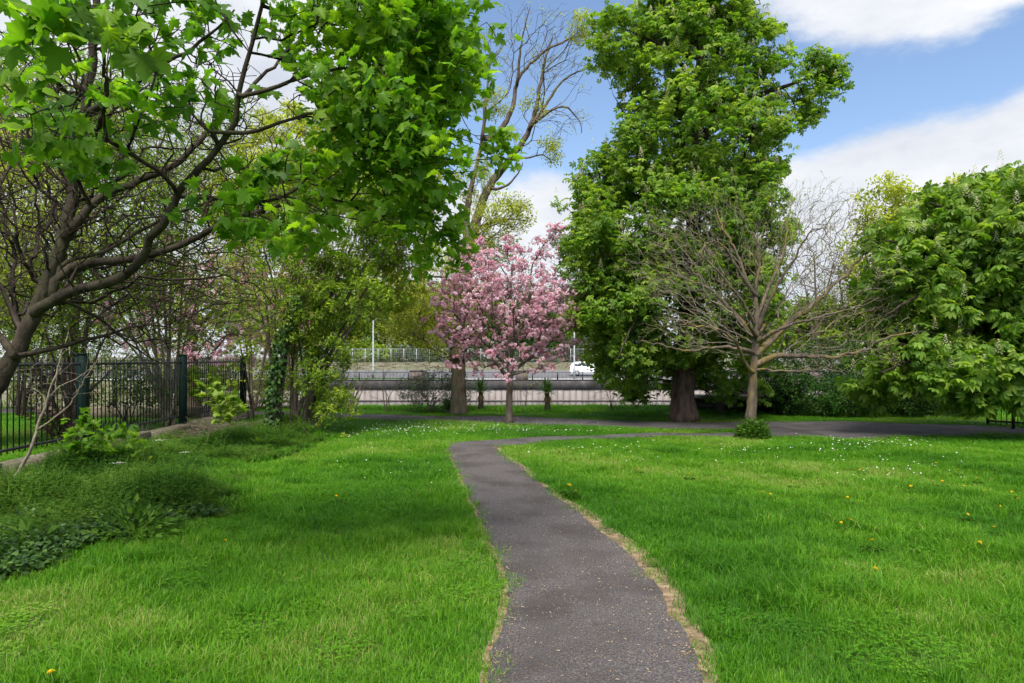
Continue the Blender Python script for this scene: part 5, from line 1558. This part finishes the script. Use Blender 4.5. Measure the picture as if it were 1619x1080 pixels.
for i, (px, py, lb) in enumerate(((175, 690, 'clump of grey-green strap leaves behind the fence near the second post'), (225, 684, 'clump of grey-green strap leaves behind the fence before the low garden wall'))):
    b0 = G(px, py)
    sp_ = root_at('strap_leaf_plant', b0, lb, 'plant', 'strap-leaf plants behind the fence')
    mb = MB()
    for _ in range(46):
        a_ = rng.random() * 6.28; L_ = rng.uniform(0.25, 0.5); d_ = np.array((math.cos(a_), math.sin(a_), 0)); s_ = np.array((-d_[1], d_[0], 0)) * 0.012; b1 = np.array((rng.normal() * 0.2, rng.normal() * 0.1, 0))
        p1 = b1 + d_ * L_ * 0.15 + (0, 0, L_ * 0.6); p2 = b1 + d_ * L_ * 0.5 + (0, 0, L_)
        mb.add([b1 - s_, b1 + s_, p1 + s_, p1 - s_, p2], [(3, 2, 4)], [(0, 1, 2, 3)], rng.random())
    mb.build('leaves', M['olive'], sp_)

# ------------------------------------------------------------------ weeds, ivy and twigs along the fence
def weed_tuft(seed, h, n, curl):
    r = np.random.default_rng(seed); mb = MB()
    for k in range(n):
        b0 = np.array((r.normal() * 0.07, r.normal() * 0.07, -0.02)); H_ = r.uniform(*h)
        az = r.random() * 6.28; out = np.array((math.cos(az), math.sin(az), 0)) * H_ * r.uniform(0.1, curl)
        pts_ = [b0 + out * t ** 1.6 + np.array((0, 0, H_ * t * (1 - 0.18 * t))) for t in np.linspace(0, 1, 6)]
        fa = az + 1.57; sd = np.array((math.cos(fa), math.sin(fa), 0)) * 0.0022
        V_ = np.array([p for q in pts_ for p in (q - sd, q + sd)]); ti_ = r.uniform(-0.1, 0.3)
        mb.add(V_, None, [(2 * m, 2 * m + 1, 2 * m + 3, 2 * m + 2) for m in range(5)], ti_)
        for m in range(1, 6):
            for w in range(5):
                a_ = w * 1.257 + r.random() * 0.6; d_ = np.array((math.cos(a_), math.sin(a_), r.uniform(-0.1, 0.5))); d_ = d_ / np.linalg.norm(d_)
                L_ = r.uniform(0.018, 0.045) * (1.15 - 0.1 * m); s_ = np.array((-d_[1], d_[0], 0.1)) * L_ * 0.2
                mb.add([pts_[m], pts_[m] + d_ * L_ * 0.55 + s_, pts_[m] + d_ * L_, pts_[m] + d_ * L_ * 0.55 - s_], [(0, 1, 2), (0, 2, 3)], None, ti_ + r.uniform(-0.1, 0.2))
    return mb.data('weed_tuft', M['weed'])


WEEDS = [weed_tuft(1, (0.25, 0.45), 14, 0.6), weed_tuft(2, (0.3, 0.55), 14, 0.5), weed_tuft(3, (0.12, 0.28), 16, 0.9), weed_tuft(4, (0.2, 0.4), 14, 0.8)]
n = 4600
y = rng.uniform(4.6, 16.2, n); x = fence_x(y) + 0.2 + (verge_x(y) - fence_x(y) - 0.15) * rng.random(n) ** 0.85
pp = np.stack((x, y), -1)
tall = 1.2 * np.clip(0.62 + 0.9 * vnoise(pp, 0.7, 5.0), 0.25, 1.15) * np.clip((verge_x(y) - x) / 0.6, 0.3, 1) * np.clip((y - 5.0) / 1.8, 0.3, 1)
hv_ = np.clip(0.42 + 0.6 * vnoise(pp, 0.9, 14.0) + rng.normal(0, 0.1, n), 0.02, 0.95)
tag(instances('verge_weeds', np.column_stack((pp, np.zeros(n))), np.stack((rng.normal(0, 0.12, n), rng.normal(0, 0.12, n), rng.random(n) * 6.28), -1), np.stack((0.7 + 0.4 * tall, 0.7 + 0.4 * tall, tall), -1),
              rng.integers(0, 4, n), hv_, WEEDS), 'tall tangled green weeds filling the strip along the fence', 'weeds', kind='stuff')
n = 300
y = rng.uniform(7.6, 16.4, n); x = fence_x(y) + 0.2 + (verge_x(y) - fence_x(y) - 0.05) * rng.random(n) ** 0.7
s3 = rng.uniform(0.7, 1.2, n)
tag(instances('verge_grass', np.column_stack((x, y, x * 0)), np.stack((x * 0, x * 0, rng.random(n) * 6.28), -1), np.stack((s3, s3, s3 * rng.uniform(0.4, 1.1, n)), -1), np.where(rng.random(n) < 0.35, 7, 5), rng.uniform(0.0, 0.3, n), TUFTS, None, 'hue'),
    'long uncut grass mixed into the weeds along the fence', 'grass', kind='stuff')

n = 8200
y = 3.6 + rng.random(n) ** 1.2 * 3.8; x = verge_x(y) - 0.02 - np.abs(rng.normal(0, 1.0, n)); x = np.maximum(x, -6.6)
pp = np.stack((x, y), -1); ok = vnoise(pp, 0.8, 12.0) > -0.35; pp = pp[ok]; n = len(pp)
V, T, A = scatter(IVY, np.column_stack((pp, rng.uniform(0.02, 0.13, n))), frames(nz(rng.standard_normal((n, 3)) * (1, 1, 0.3)), nz(rng.standard_normal((n, 3)) * 0.45 + (0, 0, 1))), rng.uniform(0.03, 0.058, n), rng.random(n))
tag(link('ground_ivy', mesh_data('ground_ivy', V, T, None, M['ivy'], A)), 'dark glossy ivy creeping over the ground at the lawn edge', 'ivy', kind='stuff')


def leaf_clump(px, py, label, n, r0, size, mat, shape, name, h=0.3):
    b0 = G(px, py); o_ = root_at(name, b0, label, 'plant')
    d_ = nz(rng.standard_normal((n, 3)) * (1, 1, 0.35) + (0, 0, 0.4)); p_ = d_ * rng.random((n, 1)) ** 0.5 * (r0, r0, h); p_[:, 2] = np.abs(p_[:, 2]) + 0.02
    V_, T_, A_ = scatter(shape, p_, frames(nz(d_ + (0, 0, -0.2)), nz(rng.standard_normal((n, 3)) * 0.4 + (0, -0.2, 1))), rng.uniform(size[0], size[1], n), rng.random(n))
    link('leaves', mesh_data('leaves', V_, T_, None, M[mat], A_), o_)
    mb_ = MB()
    for j in range(min(n, 24)):
        mb_.tube([(0, 0, 0), p_[j] * 0.5 + (0, 0, 0.03), p_[j]], [0.004, 0.003, 0.002], 4)
    mb_.build('stalks', M[mat], o_)
    return o_


leaf_clump(215, 850, 'dark fern-leaved weed clump at the lawn edge', 420, 0.38, (0.05, 0.12), 'weed', SIMPLE, 'weed_clump', 0.32)
leaf_clump(55, 862, 'broad pale-leaved weed near the left frame edge', 26, 0.20, (0.09, 0.15), 'weed', ROUNDLEAF, 'broadleaf_weed', 0.16)
leaf_clump(420, 708, 'broad-leaved weed below the ivy-clad trunk', 40, 0.34, (0.10, 0.18), 'weed', MAPLE, 'broadleaf_weed', 0.2)
leaf_clump(330, 862 - 150, 'low broad-leaved weed in front of the seedling', 40, 0.3, (0.08, 0.16), 'weed', ROUNDLEAF, 'broadleaf_weed', 0.2)

for i, (px, py, hgt, lb) in enumerate(((246, 790, 0.72, 'white flowering cow parsley, tallest of the weeds by the fence'), (180, 800, 0.5, 'short white-topped cow parsley in the dark weeds'), (285, 780, 0.52, 'white cow parsley right of the tallest one'))):
    b0 = G(px, py); o_ = root_at('cow_parsley', b0, lb, 'wildflower', 'cow parsley in the weeds')
    st, fl = MB(), MB()
    top = np.array((0.05, 0, hgt)); st.tube([(0, 0, 0), (0.02, 0.01, hgt * 0.5), top - (0, 0, 0.08)], [0.005, 0.004, 0.003], 5)
    for k in range(9):
        a_ = k * 2.4; e = top + np.array((math.cos(a_), math.sin(a_), 0)) * (0.02 + 0.05 * (k / 9)); st.tube([top - (0, 0, 0.08), e], [0.002, 0.001], 3)
        for q in range(7):
            c_ = e + rng.standard_normal(3) * (0.012, 0.012, 0.003); fl.add([c_ + (0.006, 0, 0), c_ + (-0.003, 0.005, 0), c_ + (-0.003, -0.005, 0)], [(0, 1, 2)], None, rng.random())
    st.build('stem', M['weed'], o_); fl.build('flower_head', M['daisy'], o_)

tp = root_at('twig_pile', G(350, 693), 'heap of dry brown twigs at the foot of the fence end', 'twigs')
mb = MB()
for _ in range(260):
    c_ = rng.standard_normal(3) * (0.75, 0.55, 0.0); hgt = 0.34 * math.exp(-(c_[0] ** 2 + c_[1] ** 2)); c_[2] = rng.random() * hgt + 0.02
    d_ = nz(rng.standard_normal(3) * (1, 1, 0.3)) * rng.uniform(0.2, 0.55); mb.tube([c_ - d_, c_ + rng.standard_normal(3) * 0.03, c_ + d_ + (0, 0, 0.03)], [0.006, 0.005, 0.002], 4, cap=False)
mb.build('twigs', M['bark_brown'], tp)['kind'] = 'stuff'

# ------------------------------------------------------------------ plants on the river bank
def cordyline(px, py, hgt, trunk_h, label, seed, n=90, L=0.6):
    b0 = G(px, py); o_ = root_at('cabbage_palm', b0, label, 'palm', 'cabbage palms on the river bank')
    r = np.random.default_rng(seed)
    MB().tube([(0, 0, -0.05), (0.01, 0, trunk_h * 0.5), (0, 0, trunk_h)], [0.11, 0.085, 0.07], 10, rough=0.06).build('trunk', M['bark_brown'], o_, smooth=True)
    for nm, mt, cnt, lo, hi, ll in (('leaves', 'cordyline', n, 0.05, 1.0, L), ('dead_leaves', 'straw', n // 2, -1.1, -0.6, L * 0.6)):
        mb_ = MB()
        for k in range(cnt):
            a_ = r.random() * 6.28; el = r.uniform(lo, hi) * 1.45; l_ = ll * r.uniform(0.7, 1.1)
            d_ = np.array((math.cos(a_) * math.cos(el), math.sin(a_) * math.cos(el), math.sin(el))); s_ = np.array((-math.sin(a_), math.cos(a_), 0)) * 0.020
            c_ = np.array((0, 0, trunk_h)); sag = np.array((0, 0, -1)) * l_ * 0.28 * math.cos(el)
            p0, p1, p2 = c_, c_ + d_ * l_ * 0.55 + sag * 0.25, c_ + d_ * l_ + sag
            mb_.add([p0 - s_ * 0.6, p0 + s_ * 0.6, p1 + s_, p1 - s_, p2], [(3, 2, 4)], [(0, 1, 2, 3)], r.random())
        mb_.build(nm, M[mt], o_)


cordyline(865, 652, 1.0, 0.62, 'small cabbage palm alone against the pale wall right of the cherry', 1, 150, 0.56)
cordyline(760, 650, 1.0, 0.62, 'cabbage palm with straw skirt just right of the tall trunk', 2, 110, 0.60)
cordyline(708, 652, 0.6, 0.10, 'yellowish low cabbage palm left of the tall trunk', 3, 80, 0.55)
shrub('olive_shrub', G(680, 650), 'grey-green rounded shrub left of the tall trunk before the wall', [E(690, 612, 22, 42, 28, 0.8), E(655, 618, 22, 26, 24, 0.7), E(725, 615, 22.3, 24, 28, 0.7)], 1400, 6, SIMPLE, (0.05, 0.10), 'olive', stems=12, stem_r=0.018, bark_='bark_pale', seed=91)
shrub('bare_bush', G(555, 652), 'upright many-stemmed bush with few leaves on the bank at left', [E(560, 600, 22, 34, 45, 0.6), E(545, 610, 22, 20, 40, 0.5), E(580, 590, 22, 24, 40, 0.5)], 260, 1, SIMPLE, (0.05, 0.09), 'lime', stems=11, stem_r=0.025, bark_='bark_brown', seed=92, frac=0.6, alpha=0.2)
shrub('bare_bush', G(610, 652), 'thin forked leafless bush against the pale wall', [E(600, 600, 22, 26, 26, 0.5), E(635, 595, 22, 20, 34, 0.5), E(612, 580, 22, 16, 25, 0.4)], 110, 1, SIMPLE, (0.04, 0.06), 'lime', stems=4, stem_r=0.022, bark_='bark_brown', seed=93, frac=0.3)
shrub('bare_bush', G(968, 652), 'thin leafless twigs against the wall beside the big chestnut', [E(955, 610, 22.5, 28, 26, 0.5), E(985, 620, 22.5, 22, 24, 0.5)], 160, 1, SIMPLE, (0.04, 0.06), 'lime', stems=6, stem_r=0.015, bark_='bark_cherry', seed=94, frac=0.25)
shrub('sapling', G(830, 651), 'thin yellow-leaved sapling just right of the cherry trunk', [E(832, 610, 22, 22, 28, 0.5), E(815, 590, 22, 14, 18, 0.4)], 160, 2, SIMPLE, (0.05, 0.09), 'yellow', stems=4, stem_r=0.012, seed=95, frac=0.7, cat='sapling')
for i, (px, py, rx, ry, lb) in enumerate(((1275, 630, 48, 26, 'dark evergreen bush right of the culvert'), (1350, 622, 55, 32, 'dark evergreen bush in the middle of the hedge row'), (1430, 625, 55, 30, 'dark evergreen bush under the right chestnut'), (1510, 632, 50, 26, 'dark evergreen bush next to the right railing'), (1235, 600, 34, 40, 'dark leafy bush behind the bare trunk'),
                                          (1320, 575, 60, 40, 'tall dark bush behind the evergreen row'), (1440, 560, 90, 60, 'large dark bush deep behind the right chestnut'))):
    Yb = 20.3 if i < 5 else 23
    shrub('evergreen_bush', (P(px, 567, Yb)[0], Yb, 0), lb, [E(px, py, Yb, rx, ry, 0.9), E(px - rx * 0.4, py + 12, Yb - .2, rx * 0.6, ry * 0.7, 0.7), E(px + rx * 0.4, py + 12, Yb - .2, rx * 0.6, ry * 0.7, 0.7)], 900, 14, SIMPLE, (0.06, 0.12), 'evergreen', stems=8, bark_='bark_dark', seed=100 + i, group='evergreen bushes along the bank')

for i, (px, top, w_, mt, lb) in enumerate(((20, 545, 60, 'lime', 'light green bush on the bank behind the first fence bay'), (130, 520, 60, 'lime', 'tall light green bush behind the copper shrub'), (235, 560, 50, 'evergreen', 'dark bush on the bank behind the garden wall'), (330, 540, 50, 'lime', 'fresh green bush behind the third fence bay'), (410, 560, 45, 'yellow', 'yellow-green bush on the bank beyond the fence end'),
                                           (470, 555, 45, 'lime', 'green bush on the bank behind the slim trees'), (-60, 520, 70, 'lime', 'light green bush behind the fence outside the left frame edge'), (75, 470, 60, 'yellow', 'tall yellow-green shrub behind the leftmost thicket'), (180, 480, 60, 'lime', 'tall green shrub behind the second fence post'), (280, 480, 55, 'yellow', 'yellowish shrub behind the third fence post'))):
    Yb = 23.2; hpx = 640 - top
    shrub('bank_bush', (P(px, 567, Yb)[0], Yb, 0), lb, [E(px, 640 - hpx * 0.5, Yb, w_, hpx * 0.55, 0.9), E(px + w_ * 0.5, 640 - hpx * 0.35, Yb, w_ * 0.6, hpx * 0.4, 0.8)], 900, 5, SIMPLE, (0.07, 0.13), mt, stems=7, bark_='bark_brown', seed=190 + i, group='bushes on the near bank behind the fence')

# ------------------------------------------------------------------ trees across the river
FAR = [(600, 100, 425, 75, 'yellow', 'pale yellow-green tree beyond the road at left'), (680, 104, 470, 65, 'yellow', 'low yellow-green tree beyond the mesh fence left of the tall trunk'), (545, 98, 400, 80, 'lime', 'fresh green tree beyond the road behind the spreading branches'),
       (760, 106, 450, 60, 'lime', 'greenish tree beyond the road behind the cherry'), (830, 100, 465, 60, 'evergreen', 'dark tree beyond the road behind the cherry crown'), (885, 120, 400, 50, 'bare', 'bare hazy tree beyond the road right of the cherry'), (930, 100, 440, 50, 'lime', 'green tree beyond the road behind the chestnut edge'),
       (430, 100, 380, 110, 'lime', 'far green tree behind the left thicket'), (250, 105, 400, 120, 'yellow', 'far yellowish tree behind the fence'), (80, 100, 380, 120, 'lime', 'far green tree behind the leftmost thicket'),
       (1400, 62, 268, 62, 'yellow', 'tall yellow-green willow behind the right chestnut'), (1490, 66, 262, 62, 'yellow', 'tallest pale willow above the right chestnut'), (1580, 70, 290, 70, 'yellow', 'yellowish tree at the right edge behind the chestnut'), (1450, 60, 320, 60, 'bronze', 'bronze-leaved tree between the willows'),
       (1290, 45, 330, 70, 'bare', 'bare twiggy tree behind the spreading leafless one'), (1345, 48, 300, 60, 'bare', 'tall bare tree with upright twigs left of the willows'), (1290, 72, 470, 80, 'lime', 'lime green tree behind the bare limbs'), (1180, 80, 470, 80, 'lime', 'far green tree behind the big chestnut'), (1680, 60, 330, 80, 'lime', 'green tree outside the right edge'),
       (560, 128, 440, 90, 'lime', 'hazy green tree in the second row behind the far left lamp post'), (650, 132, 430, 90, 'yellow', 'yellow-green tree in the second row beyond the mesh fence'), (740, 128, 445, 85, 'lime', 'green tree in the second row behind the tall trunk'),
       (810, 130, 440, 80, 'olive', 'grey-green tree in the second row behind the cherry'), (880, 126, 455, 70, 'lime', 'green tree in the second row above the white car'), (950, 130, 440, 80, 'olive', 'grey-green tree in the second row behind the chestnut skirt'), (460, 128, 430, 100, 'yellow', 'yellowish tree in the second row behind the slim trees')]
for i, (px, Yb, top, w_, mt, lb) in enumerate(FAR):
    Yb = max(Yb, 68) if mt != 'bare' or Yb > 60 else Yb + 24
    z0 = float(terrain_z(np.array([0.0]), np.array([Yb]))[0])
    b0 = np.array((P(px, 567, Yb)[0], Yb, z0)); hpx = 572 - top
    R_ = F / Yb
    bls = [E(px, top + hpx * 0.28, Yb, w_ * 0.6, hpx * 0.27, 3.5), E(px - w_ * 0.45, top + hpx * 0.5, Yb, w_ * 0.5, hpx * 0.28, 3.0), E(px + w_ * 0.45, top + hpx * 0.5, Yb, w_ * 0.5, hpx * 0.28, 3.0), E(px, top + hpx * 0.68, Yb, w_ * 0.75, hpx * 0.26, 3.5)]
    if mt == 'bare':
        shrub('bare_tree', b0, lb, bls, 1500, 1, SIMPLE, (0.1, 0.2), 'bronze', stems=4, stem_r=0.25, bark_='bark_brown', cat='tree', group='trees across the river', seed=130 + i, step=0.9, tip=0.018, spread=0.5, clump=1.0, frac=0.2, alpha=0.3)
    else:
        shrub('leafy_tree', b0, lb, bls, 1100, 26, ROUNDLEAF, (0.22, 0.45), mt, stems=3, stem_r=0.28, bark_='bark_brown', cat='tree', group='trees across the river', seed=130 + i, step=1.2, tip=0.02, spread=0.9, clump=1.1, shell=0.3)
mb = []
for i, (px, top, w_, mt, lb) in enumerate(((585, 545, 45, 'lime', 'green bush behind the mesh fence at left'), (650, 550, 45, 'olive', 'grey-green bush behind the mesh fence'), (710, 545, 40, 'olive', 'grey-green bush behind the burr of the tall trunk'), (790, 535, 50, 'evergreen', 'dark bush behind the cherry limbs'), (860, 535, 45, 'evergreen', 'dark brown-green bush behind the white car'), (920, 530, 45, 'olive', 'dull bush right of the far lamp post'),
                                           (1280, 530, 60, 'lime', 'bright lime bush behind the bare tree limbs'), (1380, 520, 70, 'lime', 'light green bush beyond the road at right'), (480, 535, 60, 'olive', 'dull bush beyond the road behind the slim trees'))):
    Yb = 96.0; hpx = 572 - top
    shrub('far_bush', (P(px, 567, Yb)[0], Yb, 1.1), lb, [E(px, 572 - hpx * 0.5, Yb, w_, hpx * 0.6, 2.0), E(px + w_ * 0.5, 572 - hpx * 0.3, Yb, w_ * 0.6, hpx * 0.5, 2.0)], 420, 16, ROUNDLEAF, (0.2, 0.4), mt, stems=5, stem_r=0.08, bark_='bark_brown', cat='bush', group='bushes across the river', seed=170 + i, step=0.8, tip=0.015, spread=0.5, clump=0.6)
tris = sum(len(m.loops) - 2 * len(m.polygons) for m in {o.data for o in SC.objects if o.type == 'MESH'})
print('triangles', tris)
